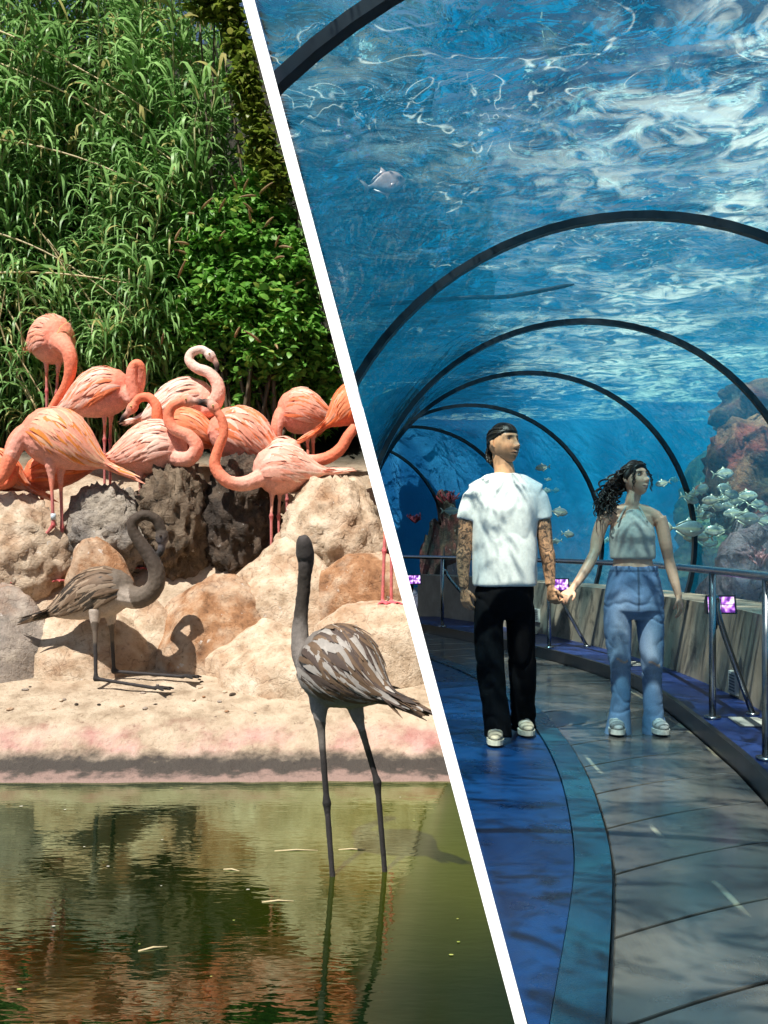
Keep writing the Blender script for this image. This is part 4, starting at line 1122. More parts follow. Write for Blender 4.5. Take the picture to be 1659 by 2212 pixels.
    ad = N.new('ShaderNodeAddShader'); L.new(sc_.outputs[0], ad.inputs[0]); L.new(ab.outputs[0], ad.inputs[1])
    L.new(ad.outputs[0], N['Material Output'].inputs['Volume'])
    me.materials.clear(); me.materials.append(m)
    tag(wo, kind='structure')
build_tank()

# ---- made-up dark masses above the water, added to darken the upper left
M['shade_rock'] = rock_mat('dark_shade_rock', (0.02, 0.024, 0.024), (0.05, 0.055, 0.05), (0.10, 0.10, 0.085), (0.03, 0.045, 0.03), 0.6, 1.0)
def overhang(label, c, r, seed):
    bm = bmesh.new(); bmesh.ops.create_icosphere(bm, subdivisions=5, radius=1.0)
    me = bpy.data.meshes.new('shade_rock'); bm.to_mesh(me); bm.free()
    u = coords(me).astype(float); r = np.array(r); q = u * r / r.max()
    w = u * (1 + .45 * vnoise(q, 2.2, seed, 3) + .15 * vnoise(q, 7, seed + 1, 3))[:, None] * r + np.array(c)
    w[:, 2] = np.maximum(w[:, 2], TZ1 + .12 + .05 * vnoise(w, 3, seed + 2, 2)); set_coords(me, w); clip(me, True, 0.05)
    tag(put('shade_rock', me, M['shade_rock']), label, 'shade_rock')
overhang('near added dark mass shading the water above the upper left of the vault', (-0.55, 7.0, 4.2), (0.75, 0.7, .6), 601)
overhang('middle added dark mass shading the water beside the white wall', (-0.45, 9.0, 4.3), (1.15, 1.2, .7), 611)
overhang('farther added dark mass shading the water behind the second rib', (0.0, 12.2, 4.3), (1.1, 1.5, .7), 621)
overhang('farthest added dark mass shading the end of the tank', (0.6, 16.4, 4.3), (1.5, 1.6, .7), 631)

# ---- vault: ribs and clear panels
RIBS = [-1.6, 0.5, 2.42, 4.7, 6.9, 8.95, 11.0, 13.0, 15.0]
def arc(d, r, n=48, a0=-0.32):
    return [(r * -math.cos(a0 + (math.pi - 2 * a0) * k / n), TZC + r * math.sin(a0 + (math.pi - 2 * a0) * k / n)) for k in range(n + 1)]
WHICH = ['nearest but out of view', 'overhead', 'thick dark vault rib crossing the upper left corner of the tunnel', 'widest full vault rib, in front of the couple',
         'second vault rib, just behind the couple', 'third vault rib, ending right of the woman', 'fourth vault rib, ending left of the woman', 'fifth, small vault rib left of the man', 'farthest']
def build_vault():
    for k, d in enumerate(RIBS):
        t = tun_t(d); w = 0.045
        mb = MB(); rings = []
        ro, ri = TR - 0.004, TR - 0.042
        n = 48
        for (dy, r) in ((-w / 2, ri), (w / 2, ri), (w / 2, ro), (-w / 2, ro)):
            rings.append([tun(d, o_, z) + t * dy for o_, z in arc(d, r, n)])
        v = []; f = []
        for i in range(n + 1): v += [rings[j][i] for j in range(4)]
        for i in range(n):
            for j in range(4): f.append((4 * i + j, 4 * i + (j + 1) % 4, 4 * i + 4 + (j + 1) % 4, 4 * i + 4 + j))
        f += [(0, 1, 2, 3), (4 * n, 4 * n + 1, 4 * n + 2, 4 * n + 3)]
        mb.add(v, f); me = mb.mesh('vault_rib')
        me = clip(me, True, 0.016)
        if not len(me.vertices): continue
        lab = WHICH[k] if len(WHICH[k].split()) > 3 else f'dark vault rib of the tunnel, {WHICH[k]} one of all'
        tag(put('vault_rib', me, M['ring'], None, False), lab, 'arch rib')
    root = empty('acrylic_vault', (1.3, 5, TZC), 'clear curved acrylic vault over the tunnel walkway', 'vault')
    for a, b in zip(RIBS[:-1], RIBS[1:]):
        n = 56; mseg = 10; v = []; f = []
        for i in range(mseg + 1):
            d = a + 0.012 + (b - a - 0.024) * i / mseg
            for o_, z in arc(d, TR, n): v.append(tun(d, o_, z))
        for i in range(mseg):
            for k in range(n): f.append((i * (n + 1) + k, i * (n + 1) + k + 1, (i + 1) * (n + 1) + k + 1, (i + 1) * (n + 1) + k))
        mb = MB(); mb.add(v, f); me = clip(mb.mesh('panel'), True, 0.016)
        if len(me.vertices): put('panel', me, M['acrylic'], root)
build_vault()

# ---- floors
def strip(name, fl, fr_, z, mat, d0, d1, step=0.12, thick=0.02, parent=None, smooth=False):
    v = []; f = []; n = int((d1 - d0) / step) + 1
    for i in range(n + 1):
        d = d0 + (d1 - d0) * i / n
        a, b = fl(d), fr_(d)
        v += [Vector((a, d, z)), Vector((b, d, z)), Vector((b, d, z - thick)), Vector((a, d, z - thick))]
    for i in range(n):
        for j in range(4): f.append((4 * i + j, 4 * i + (j + 1) % 4, 4 * i + 4 + (j + 1) % 4, 4 * i + 4 + j))
    f += [(0, 1, 2, 3), (4 * n + 3, 4 * n + 2, 4 * n + 1, 4 * n)]
    mb = MB(); mb.add(v, f); me = clip(mb.mesh(name), True, 0.016)
    return put(name, me, mat, parent, smooth)
kx = lambda d: curve_x(KERB, d)
tr_ = lambda d: curve_x(TEAL_R, d); tl_ = lambda d: curve_x(TEAL_L, d)
def wall_x(d): return tun(d, 1.02, 0).x
tag(strip('blue_floor', lambda d: tun_x(d) - 1.3, lambda d: tl_(d) - 0.004, 0.0, M['blue_floor'], -4, 14.5), kind='structure')
tag(strip('teal_floor_trim', lambda d: tl_(d), lambda d: tr_(d) - 0.006, 0.012, M['teal'], -4, 14, thick=0.03), kind='structure')
tag(strip('walkway_bed', lambda d: tr_(d) - .004, lambda d: kx(d) - 0.004, -0.03, M['black'], -4, 14.5), kind='structure')
def skew(s): return 0.62 * s - 0.20 * s * s
def build_walkway():
    root = empty('moving_walkway', (1.2, 5, 0)); tag(root, kind='structure')
    p = 0.55; d = -2.6 + 0.04; k = 0
    while d < 12.5:
        n = 12; v = []
        for zz, ins in ((-0.02, 0.0), (-0.003, 0.0), (0.0, 0.004)):
            lo = []; hi = []
            for i in range(n + 1):
                s = i / n
                for arr, dd in ((lo, d + 0.007 + ins), (hi, d + p - 0.007 - ins)):
                    q = dd + skew(s) - 0.1
                    x = (tr_(q) + 0.006 + ins) * (1 - s) + (kx(q) - 0.008 - ins) * s
                    arr.append(Vector((x, q, zz)))
            v.append(lo + hi[::-1])
        mb = MB(); m = len(v[0]); vv = v[0] + v[1] + v[2]; f = []
        for r in range(2):
            for j in range(m): f.append((r * m + j, r * m + (j + 1) % m, (r + 1) * m + (j + 1) % m, (r + 1) * m + j))
        for j in range(n): f.append((2 * m + j, 2 * m + j + 1, 2 * m + m - 2 - j, 2 * m + m - 1 - j))
        mb.add(vv, f); me = clip(mb.mesh('floor_plate'), True, 0.016)
        if len(me.vertices): put('floor_plate', me, M['plate'], root, False)
        d += p; k += 1
build_walkway()
LEDGE = 0.10
tag(strip('ledge', lambda d: kx(d) + 0.035, lambda d: wall_x(d) + .02, LEDGE - .004, M['blue_ledge'], -4, 14.5, thick=0.1), kind='structure')
tag(strip('kerb', lambda d: kx(d), lambda d: kx(d) + 0.034, LEDGE + 0.006, M['kerb'], -4, 14.5, thick=0.14), kind='structure')
o = strip('concrete_wall', lambda d: wall_x(d), lambda d: tun(d, TR - .06, 0).x, 0.70, M['concrete'], -4, 15, thick=0.9)
tag(o, 'low stained concrete wall along the right of the tunnel walkway', 'wall')
o = strip('concrete_wall', lambda d: tun(d, -TR + .06, 0).x, lambda d: tun(d, -1.3, 0).x, 0.70, M['concrete'], -4, 15, thick=0.9)
tag(o, 'low concrete wall on the left side of the tunnel, mostly hidden', 'wall')

# ---- hand rail
def build_rail():
    root = empty('handrail', (1.9, 5.9, LEDGE), 'curved steel handrail with posts and slanted braces along the ledge', 'railing')
    rx = lambda d: kx(d) + 0.10
    pts = [Vector((rx(d), d, 0.985)) for d in np.arange(0.5, 14, 0.25)]
    me = clip(MB().loft(pts, [0.024] * len(pts), seg=12).mesh('top_rail'), True, 0.016); put('top_rail', me, M['steel'], root)
    pts = [Vector((rx(d), d, 0.93)) for d in np.arange(0.5, 14, 0.25)]
    for d in (3.4, 4.76, 5.9, 8.3, 10.0, 11.4, 12.6):
        x = rx(d)
        me = MB().loft([Vector((x, d, LEDGE)), Vector((x, d, 0.97))], [0.021, 0.021], seg=12).loft([Vector((x, d, LEDGE - .002)), Vector((x, d, LEDGE + .012))], [0.05, 0.05], seg=14).mesh('post')
        if needs_clip(me, True): continue
        put('post', me, M['steel'], root)
        a = Vector((x + .012, d + .03, 0.80)); b = Vector((wall_x(d + .15) - .1, d + .12, LEDGE))
        me = MB().loft(spline([Vector((x, d, 0.82)), a + Vector((.03, .01, .01)), a.lerp(b, .2), b], 12), [0.018] * 12, seg=10).loft([b + Vector((0, 0, -.002)), b + Vector((0, 0, .012))], [.04, .04], seg=12).mesh('brace')
        put('brace', me, M['steel'], root)
build_rail()

# ---- lit information screens, wall vents, floor grilles
def emit_screen():
    m, nt, N, L, bs = new_mat('lit_screen')
    tc = N.new('ShaderNodeTexCoord')
    n = tex_noise(N, L, tc.outputs['Object'], 26, 1, 0.5)
    col = ramp(N, L, n, [(0.38, (0.10, 0.02, 0.22)), (0.50, (0.50, 0.16, 0.75)), (0.60, (0.95, 0.75, 1.0))])
    L.new(col, bs.inputs['Emission Color']); bs.inputs['Emission Strength'].default_value = 1.1
    bs.inputs['Base Color'].default_value = (0.02, 0.01, 0.03, 1); bs.inputs['Roughness'].default_value = 0.2
    return m
M['screen'] = emit_screen()
def info_screen(px, py, d, w, label):
    p = at(px, py, d); h = w * 0.62
    g = empty('info_screen', p, label, 'screen', 'information screens on the tunnel wall')
    ang = math.atan2(-(p.x - 0), p.y) * 0.6 + 0.25
    R = Matrix.Rotation(ang * 0.7, 3, 'Z') @ Matrix.Rotation(-0.22, 3, 'X')
    def T(x, y, z): return p + R @ Vector((x, y, z))
    a = [T(-w / 2, 0, -h / 2), T(w / 2, 0, -h / 2), T(w / 2, 0, h / 2), T(-w / 2, 0, h / 2)]
    b = [T(-w * .36, .11, -h * .36), T(w * .36, .11, -h * .36), T(w * .36, .11, h * .3), T(-w * .36, .11, h * .3)]
    MB().prism(a, b).build('housing', M['black'], g, False)
    MB().loft([T(0, .07, -h * .2), T(0, .15, -h * .6 - .06)], [.018, .018], seg=8).build('bracket', M['black'], g)
    for i in range(2):
        for j in range(2):
            x0 = -w * .44 + i * w * .45; z0 = -h * .42 + j * h * .43
            q = [T(x0, -.004, z0), T(x0 + w * .42, -.004, z0), T(x0 + w * .42, -.004, z0 + h * .40), T(x0, -.004, z0 + h * .40)]
            MB().prism(q, [v + R @ Vector((0, .003, 0)) for v in q]).build('display', M['screen'], g, False)
info_screen(1558, 1306, 6.4, 0.20, 'nearest purple lit information screen right of the woman')
info_screen(1208, 1263, 8.9, 0.19, 'purple lit information screen behind the held hands')
info_screen(893, 1252, 11.6, 0.19, 'farthest purple lit information screen by the white wall')

def wall_vent(px, py, d, label):
    # fixed to the face of the concrete wall
    x = wall_x(d); z = at(px, py, d).z; t = tun_t(d); n = Vector((-t.y, t.x, 0))
    p = Vector((x, d, z)) + n * 0.002
    g = empty('wall_vent', p, label, 'vent', 'white wall vents')
    def T(a, b, c): return p + t * a + n * b + Vector((0, 0, c))
    w, h = 0.085, 0.16
    q = [T(-w, 0, -h / 2), T(w, 0, -h / 2), T(w, 0, h / 2), T(-w, 0, h / 2)]; q2 = [T(-w * .94, .022, -h * .47), T(w * .94, .022, -h * .47), T(w * .94, .022, h * .47), T(-w * .94, .022, h * .47)]
    MB().prism(q, q2).build('plate', M['plastic'], g, False)
    for k in range(6):
        z0 = -h * .34 + k * h * .13
        q = [T(-w * .7, .0225, z0), T(w * .7, .0225, z0), T(w * .7, .0225, z0 + h * .05), T(-w * .7, .0225, z0 + h * .05)]
        MB().prism(q, [v + n * .003 for v in q]).build('slot', M['black'], g, False)
wall_vent(1609, 1475, 6.75, 'nearest white vent on the concrete wall by the right edge')
wall_vent(1247, 1367, 9.6, 'white vent on the concrete wall seen between man and woman')
wall_vent(933, 1329, 11.7, 'farthest white vent on the concrete wall left of the man')

def floor_grille(d, off, label):
    x = kx(d) * (1 - off) + wall_x(d) * off
    g = empty('floor_grille', (x, d, LEDGE), label, 'grille', 'metal floor grilles')
    MB().box((x, d, LEDGE + .001), (.20, .30, .006), -0.1).build('frame', M['steel'], g, False)
    for k in range(9):
        MB().box((x, d - .13 + k * .0325, LEDGE + .006), (.17, .012, .005), -0.1).build('bar', M['plastic'], g, False)
floor_grille(5.75, 0.62, 'metal floor grille set in the blue ledge at right')
floor_grille(8.6, 0.55, 'metal floor grille set in the blue ledge behind the couple')

# ================================================================== REEF AND FISH
def reef_mat(name, c_lo, c_mid, c_hi, crust, amt):
    m = rock_mat(name, c_lo, c_mid, c_hi, crust, amt, 1.0); return m
M['reef_red'] = reef_mat('red_reef', (0.10, 0.05, 0.035), (0.34, 0.15, 0.09), (0.50, 0.27, 0.16), (0.48, 0.09, 0.07), 0.8)
M['reef_purple'] = reef_mat('purple_reef', (0.07, 0.06, 0.09), (0.20, 0.16, 0.21), (0.36, 0.28, 0.33), (0.30, 0.13, 0.17), 0.6)
M['reef_dark'] = reef_mat('dark_reef', (0.02, 0.022, 0.02), (0.06, 0.055, 0.045), (0.15, 0.10, 0.06), (0.38, 0.06, 0.07), 0.35)
M['reef_green'] = reef_mat('green_reef', (0.05, 0.07, 0.04), (0.16, 0.17, 0.09), (0.34, 0.30, 0.16), (0.16, 0.20, 0.06), 0.6)
M['coral'] = attr_mat('coral', 0.7, 0.3, 40, bmp=0.5, bscale=90)

def reef(label, c, r, mat, seed, lump=0.16, fine=0.05, res=5, name='reef_rock', squash=1.0):
    bm = bmesh.new(); bmesh.ops.create_icosphere(bm, subdivisions=res, radius=1.0)
    me = bpy.data.meshes.new(name); bm.to_mesh(me); bm.free()
    u = coords(me).astype(float); r = np.array(r, float)
    q = u * r / r.max()
    rad = 1 + lump * 2.4 * vnoise(q, 2.0, seed, 3) + 0.20 * (1 - np.abs(vnoise(q, 3.4, seed + 4, 3)) * 2.5)
    w = u * rad[:, None] * r
    w += u * (fine * vnoise(w, 7, seed + 1, 4) + fine * 0.45 * vnoise(w, 22, seed + 2, 3))[:, None]
    set_coords(me, w)
    o = put(name, me, mat); o.location = c
    # keep out of the tunnel and on its own side of the wall
    co = coords(me) + np.array(c)
    tx = 1.41 - (co[:, 1] - 7.5) ** 2 / 31.0
    off = (co[:, 0] - tx) * 0.985
    rr_ = np.sqrt(off ** 2 + np.maximum(co[:, 2] - TZC, 0) ** 2)
    push = np.maximum(0, TR + 0.10 - rr_)
    co[:, 0] += np.where(off >= 0, 1, -1) * push * 1.05
    set_coords(me, co - np.array(c))
    me.transform(Matrix.Translation(c)); clip(me, True, 0.05); me.transform(Matrix.Translation(-Vector(c)))
    if 'label' and label: tag(o, label, 'reef rock')
    return o
reef('tall rust red reef pinnacle rising at the right edge above the fish school', (4.15, 9.9, 1.75), (0.75, 0.8, 0.62), M['reef_red'], 301, 0.2, 0.07)
reef('purple brown reef block under the fish school at right', (3.75, 9.2, 0.45), (0.85, 0.8, 0.72), M['reef_purple'], 311, 0.2, 0.07)
reef('low purple reef lump right behind the nearest screen', (3.85, 7.4, 0.25), (0.55, 0.7, 0.75), M['reef_purple'], 321, 0.2, 0.06)
reef('dark brown reef crag high at the right edge below the water surface', (4.9, 10.8, 2.55), (1.15, 0.9, 0.45), M['reef_red'], 331, 0.22, 0.07)
reef('broad green reef slope far behind the red pinnacle', (6.2, 13.5, 1.0), (1.8, 1.5, 1.5), M['reef_green'], 341, 0.2, 0.09)
reef('dark reef pillar with red crust left of the man', (0.98, 15.6, 0.55), (0.36, 0.4, 1.25), M['reef_dark'], 351, 0.16, 0.06)
reef('darker reef pillar beside the white wall', (0.48, 15.9, 0.4), (0.22, 0.4, 1.15), M['reef_dark'], 361, 0.16, 0.06)
reef('far blue shaded reef ridge behind the couple', (3.2, 17.0, -0.1), (2.2, 0.9, 0.9), M['reef_purple'], 371, 0.2, 0.09)
reef('teal reef mass seen over the left shoulder of the vault', (0.15, 10.6, 2.2), (0.35, 1.0, 0.6), M['reef_green'], 381, 0.2, 0.07)
reef('dark reef arch block far right above the school', (6.6, 9.5, 2.2), (1.0, 1.2, 1.2), M['reef_dark'], 391, 0.2, 0.08)

def coral(label, p, size, col, seed, n=16):
    rr = random.Random(seed); mb = MB(); p = Vector(p)
    for k in range(n):
        a = rr.uniform(0, 6.28); tilt = rr.uniform(0.1, 0.9); L_ = size * rr.uniform(0.5, 1)
        dv = Vector((math.cos(a) * math.sin(tilt), math.sin(a) * math.sin(tilt), math.cos(tilt)))
        q = p + dv * L_
        mid = p.lerp(q, .55) + Vector((rr.uniform(-1, 1), rr.uniform(-1, 1), 0)) * size * .06
        mb.loft(spline([p, mid, q], 7), [size * .05, size * .055, size * .06, size * .06, size * .065, size * .06, size * .03], seg=7)
        for j in range(2):
            e = mid.lerp(q, rr.uniform(.1, .8)); dv2 = (dv + Vector((rr.uniform(-1, 1), rr.uniform(-1, 1), rr.uniform(-.3, 1)))).normalized()
            mb.loft([e, e + dv2 * size * .2, e + dv2 * size * .34], [size * .045, size * .045, size * .02], seg=6)
    me = mb.mesh('coral'); paint(me, [col] * len(me.vertices))
    o = put('coral', me, M['coral']); me.transform(Matrix.Translation(-p)); o.location = p
    tag(o, label, 'coral')
coral('red coral bush crowning the dark reef pillar', (1.0, 15.45, 1.75), 0.26, (0.26, 0.035, 0.045), 1)
coral('smaller red coral crowning the pillar by the white wall', (0.5, 15.7, 1.5), 0.18, (0.20, 0.03, 0.05), 2)
coral('pink coral branch on the rust red pinnacle', (3.75, 9.35, 1.85), 0.20, (0.75, 0.34, 0.30), 3)
coral('pink coral tuft on the purple reef block', (3.35, 8.75, 0.95), 0.17, (0.70, 0.30, 0.34), 4)
coral('pale pink coral low on the purple reef near the screen', (3.45, 7.3, 0.95), 0.16, (0.72, 0.40, 0.38), 5)
coral('orange coral at the right edge above the school', (4.5, 9.3, 2.2), 0.22, (0.70, 0.34, 0.12), 6)
coral('magenta coral on the crag top at right', (4.35, 10.2, 2.75), 0.22, (0.60, 0.14, 0.30), 7)

def make_fish():
    """one silver jack, one metre long, swimming along +x; returns body, fins, eye meshes"""
    xs = np.linspace(0, 1, 17)
    hgt = np.interp(xs, [0, .05, .15, .32, .5, .7, .85, .93, 1], [.03, .10, .185, .245, .235, .15, .06, .032, .03])
    wid = np.interp(xs, [0, .1, .3, .6, .85, 1], [.02, .06, .085, .06, .022, .012])
    cz = np.interp(xs, [0, .2, .5, 1], [-.03, 0, .0, .0])
    mb = MB().loft([Vector((0.5 - x, 0, z)) for x, z in zip(xs, cz)], list(zip(wid, hgt)), up=(0, 0, 1), seg=18)
    body = mb.mesh('body'); co = coords(body)
    k = np.clip(co[:, 2] / .22 * .5 + .5, 0, 1)[:, None]
    col = np.array((0.62, 0.64, 0.60)) * (1 - k) + np.array((0.26, 0.36, 0.38)) * k
    col = np.where((np.abs(co[:, 2] - .01) < .02)[:, None], np.array((0.70, 0.68, 0.45)), col)
    paint(body, col)
    def fin(pts, t=.006):
        return MB().prism([(x, -t, z) for x, z in pts], [(x, t, z) for x, z in pts])
    f = [fin([(-.47, .02), (-.47, -.02), (-.60, -.16), (-.70, -.22), (-.60, -.03), (-.575, 0), (-.60, .03), (-.70, .22), (-.60, .16)]),
         fin([(.10, .235), (-.02, .36), (-.08, .26), (-.30, .16), (-.40, .09), (-.36, .07), (-.12, .20)]),
         fin([(.02, -.235), (-.10, -.34), (-.14, -.25), (-.32, -.15), (-.40, -.09), (-.36, -.07), (-.10, -.20)])]
    names = ['tail_fin', 'dorsal_fin', 'anal_fin']; out = []
    for m_, n_ in zip(f, names):
        me = m_.mesh(n_); paint(me, [(0.62, 0.66, 0.52)] * len(me.vertices)); out.append((n_, me))
    pf = MB().prism([(.18, -.075, -.06), (.02, -.11, -.14), (.04, -.10, -.05)], [(.18, -.083, -.06), (.02, -.118, -.14), (.04, -.108, -.05)]).mesh('pectoral_fin'); paint(pf, [(0.6, 0.62, 0.5)] * len(pf.vertices)); out.append(('pectoral_fin', pf))
    for sy in (-1, 1):
        e = MB().ball((.37, sy * .052, .035), .026, 10, 8).mesh('eye'); paint(e, [(0.02, 0.02, 0.02)] * len(e.vertices)); out.append(('eye', e))
    return body, out
def fish_mat():
    m = attr_mat('fish_scales', 0.28, 0.12, 14, spec=0.8); m.node_tree.nodes['Principled BSDF'].inputs['Metallic'].default_value = 0.15
    return m
M['fish'] = fish_mat()
FISH_BODY, FISH_PARTS = make_fish()
for me in [FISH_BODY] + [q[1] for q in FISH_PARTS]:
    me.materials.append(M['fish']); me.polygons.foreach_set('use_smooth', [True] * len(me.polygons))
def fish(px, py, d, w, yaw, pitch, label, group=None, col=None):
    p = at(px, py, d); L_ = w / F * d / max(0.35, abs(math.cos(yaw))) / 1.2 * 1.2
    # stay in the water
    tx = tun_x(p.y); off = p.x - tx
    g = empty('fish', p, label, 'fish', group)
    g.rotation_euler = (random.uniform(-.15, .15), pitch, yaw); g.scale = (L_, L_, L_)
    for n_, me in [('body', FISH_BODY)] + FISH_PARTS:
        if col and n_ != 'eye':
            me = me.copy(); me.color_attributes.remove(me.color_attributes['Col']); paint(me, np.array(col)[None] * (1 + .5 * vnoise(coords(me), 9, 77, 2))[:, None])
        o = bpy.data.objects.new(n_, me); COL.objects.link(o); o.parent = g
    return g
for k in range(16):
    px_, py_ = random.uniform(1490, 1655), random.uniform(1030, 1175)
    fish(px_, py_, random.uniform(8.9, 10.2), random.uniform(22, 46), random.choice([0.2, 0.5, 2.9, 3.4, -.4]), random.uniform(-.3, .3), 'silver fish in the dense school right of the woman', 'school of silver fish')
for k in range(14):
    px_, py_ = random.uniform(1180, 1480), random.uniform(1010, 1180)
    fish(px_, py_, random.uniform(13, 16), random.uniform(12, 24), random.choice([0.2, 0.5, 2.9, 3.4]), random.uniform(-.3, .3), 'tiny far silver fish in the blue water behind the couple', 'far silver fish')
c5 = lambda x, y: (864 + x * .479, 864 + y * .479)
SCHOOL = [(1300, 580, 150, 9.0, 0.1), (1425, 588, 100, 9.3, 3.0), (1462, 332, 92, 9.1, 0.2), (1362, 402, 74, 8.9, 0.6), (1405, 452, 82, 8.7, 2.9), (1432, 482, 70, 8.8, 0.4), (1492, 425, 84, 8.6, 0.3),
          (1522, 452, 74, 9.4, 2.6), (1562, 432, 92, 8.9, -0.3), (1565, 535, 118, 8.5, 0.15), (1640, 492, 66, 9.2, 0.4), (1632, 405, 56, 9.6, 2.9), (1482, 478, 72, 9.2, 3.4), (1352, 505, 62, 9.3, 0.9),
          (1610, 470, 76, 9.0, 0.2), (1590, 560, 84, 9.3, 3.1), (1648, 545, 90, 8.8, 0.1), (1380, 480, 60, 9.1, 0.2), (1455, 445, 66, 9.4, 0.1), (1540, 490, 70, 9.5, 2.8), (1625, 610, 80, 9.1, -0.2)]
LAB = {0: 'largest silver fish, lowest left of the school right of the woman', 1: 'silver fish swimming left behind the rib at the right', 2: 'silver fish alone above the school below the red pinnacle',
       9: 'large silver fish low in the middle of the school', 16: 'silver fish of the school cut by the right edge'}
for k, (x, y, w, d, yaw) in enumerate(SCHOOL):
    fish(*c5(x, y), d, w * .479, yaw, random.uniform(-.25, .25), LAB.get(k, 'silver fish in the dense school right of the woman'), 'school of silver fish')
fish(*c5(720, 505), 11.5, 36, 0.2, .1, 'small silver fish just right of the man at sleeve height')
fish(*c5(1182, 376), 10.5, 28, 3.0, .2, 'small pale fish right of the woman at face height')
fish(*c5(230, 500), 14.6, 34, 0.1, 0, 'small silver fish left of the man near the dark pillars')
fish(*c5(640, 305), 12.5, 28, 3.0, .1, 'tiny silver fish right of the man at neck height')
fish(*c5(1600, 262), 10.5, 44, 2.9, -.1, 'silver fish at the right edge before the red pinnacle')
fish(*c5(760, 605), 12.0, 26, 0.4, .1, 'tiny fish between man and woman near the rail')
fish(*c5(1600, 95), 11, 56, 0.2, .1, 'dark finned fish high at the right edge near the third rib')
fish(1190, 95, 7.2, 60, 0.9, .6, 'silver fish overhead seen from below near the top')
fish(835, 395, 6.2, 84, 0.5, -.35, 'fish shape added for a rosy reflection at the upper left of the vault', None, (0.62, 0.38, 0.38))  # pink fish shape added to stand in for a reflection in the vault
# hose above the vault
pts = spline([at(800, 660, 7.2), at(1010, 643, 7.2), at(1100, 640, 7.25), at(1240, 614, 7.3)], 20)
me = MB().loft(pts, [0.016] * 19 + [.006], seg=8).mesh('water_hose')
tag(put('water_hose', me, M['black']), 'thin dark hose lying across the water above the second rib', 'hose')

# ================================================================== THE COUPLE
def head_local(n_seg=120, n_ring=92, female=False):
    v = [] ; f = []
    for i in range(n_ring + 1):
        th = math.pi * i / n_ring
        for k in range(n_seg):
            a = 2 * math.pi * k / n_seg
            v.append((math.sin(th) * math.cos(a), math.sin(th) * math.sin(a), math.cos(th)))
    for i in range(n_ring):
        for k in range(n_seg):
            f.append((i * n_seg + k, i * n_seg + (k + 1) % n_seg, (i + 1) * n_seg + (k + 1) % n_seg, (i + 1) * n_seg + k))
    u = np.array(v)
    W, D, Z = (0.069, 0.091, 0.108) if female else (0.074, 0.095, 0.112)
    p = u * np.array((W, D, Z))
    lo = np.clip(-p[:, 2] / Z, 0, 1)
    p[:, 0] *= 1 - (0.42 if female else 0.30) * lo ** 1.6
    p[:, 1] = np.where(p[:, 1] < 0, p[:, 1] * (1 - 0.55 * lo), p[:, 1])
    p[:, 1] = np.where(p[:, 1] > 0.06, 0.06 + (p[:, 1] - 0.06) * 0.75, p[:, 1])
    p[:, 1] += np.where(u[:, 1] > 0, 0.018 * lo ** 1.2, 0)
    front = u[:, 1] > 0.15
    def g(x, z, sx, sz): return np.exp(-((p[:, 0] - x) / sx) ** 2 - ((p[:, 2] - z) / sz) ** 2) * front
    dy = 0.026 * g(0, -.024, .011, .015) + 0.013 * g(0, .004, .008, .022) + 0.006 * g(-.012, -.030, .008, .008) + 0.006 * g(.012, -.030, .008, .008)
    dy += 0.005 * g(0, .036, .045, .010) - 0.010 * g(-.031, .014, .015, .011) - 0.010 * g(.031, .014, .015, .011)
    dy += 0.009 * g(0, -.058, .020, .008) + 0.007 * g(0, -.070, .016, .006) - .004 * g(0, -.0645, .022, .0028) + 0.010 * g(0, -.098, .018, .014) + .005 * g(-.04, -.025, .018, .018) + .005 * g(.04, -.025, .018, .018)
    p[:, 1] += dy
    return p, f

def join_head(me, hv, hf):
    v = coords(me).tolist() + [tuple(q) for q in hv]; n0 = len(me.vertices)
    f = [tuple(p.vertices) for p in me.polygons] + [tuple(i + n0 for i in q) for q in hf]
    out = bpy.data.meshes.new('body'); out.from_pydata(v, [], f); bpy.data.meshes.remove(me)
    return out

def to_world(c, yaw, pitch=0.0, roll=0.0):
    """local: +y forward, +z up, +x the person's right"""
    R = Matrix.Rotation(yaw, 3, 'Z') @ Matrix.Rotation(pitch, 3, 'X') @ Matrix.Rotation(roll, 3, 'Y')
    return R, Vector(c)

def hand(mb, wrist, along, palm_n, thumb, curl=0.35, size=1.0, spread=0.02):
    """palm and five separate fingers; curl bends the fingers towards palm_n"""
    along = along.normalized(); palm_n = (palm_n - along * palm_n.dot(along)).normalized(); th = along.cross(palm_n).normalized()
    if th.dot(thumb) < 0: th = -th
    s = size
    mb.loft([wrist - along * .015 * s, wrist + along * .02 * s, wrist + along * .05 * s, wrist + along * .085 * s, wrist + along * .094 * s],
            [(.023 * s, .020 * s), (.031 * s, .017 * s), (.040 * s, .015 * s), (.041 * s, .013 * s), (.034 * s, .009 * s)], up=palm_n, seg=14)
    tips = []
    for k, (off, L_) in enumerate(((.031, .070), (.0105, .080), (-.0105, .074), (-.031, .058))):
        p = wrist + along * (.082 - abs(off) * .12) * s + th * off * s
        ang = 0.0; q = p; pts = [p - along * .012 * s, p]
        for j, fr in enumerate((.45, .32, .23)):
            ang += curl * (0.9 + .25 * j)
            dv = along * math.cos(ang) + palm_n * math.sin(ang) + th * off * spread * 10
            q = q + dv.normalized() * L_ * fr * s; pts.append(q)
        mb.loft(spline(pts, 12), [(.0092 - .0024 * i / 11) * s for i in range(11)] + [.004 * s], seg=9); tips.append(q)
    p = wrist + along * .026 * s + th * .026 * s
    pts = [p - th * .012 * s, p + (th * .9 + along * .7).normalized() * .018 * s, p + (th * .75 + along * .9 + palm_n * .25).normalized() * .046 * s, p + (th * .45 + along * 1.0 + palm_n * (.3 + curl * .4)).normalized() * .074 * s]
    mb.loft(spline(pts, 10), [(.0125 - .004 * i / 9) * s for i in range(9)] + [.005 * s], seg=9)
    return tips

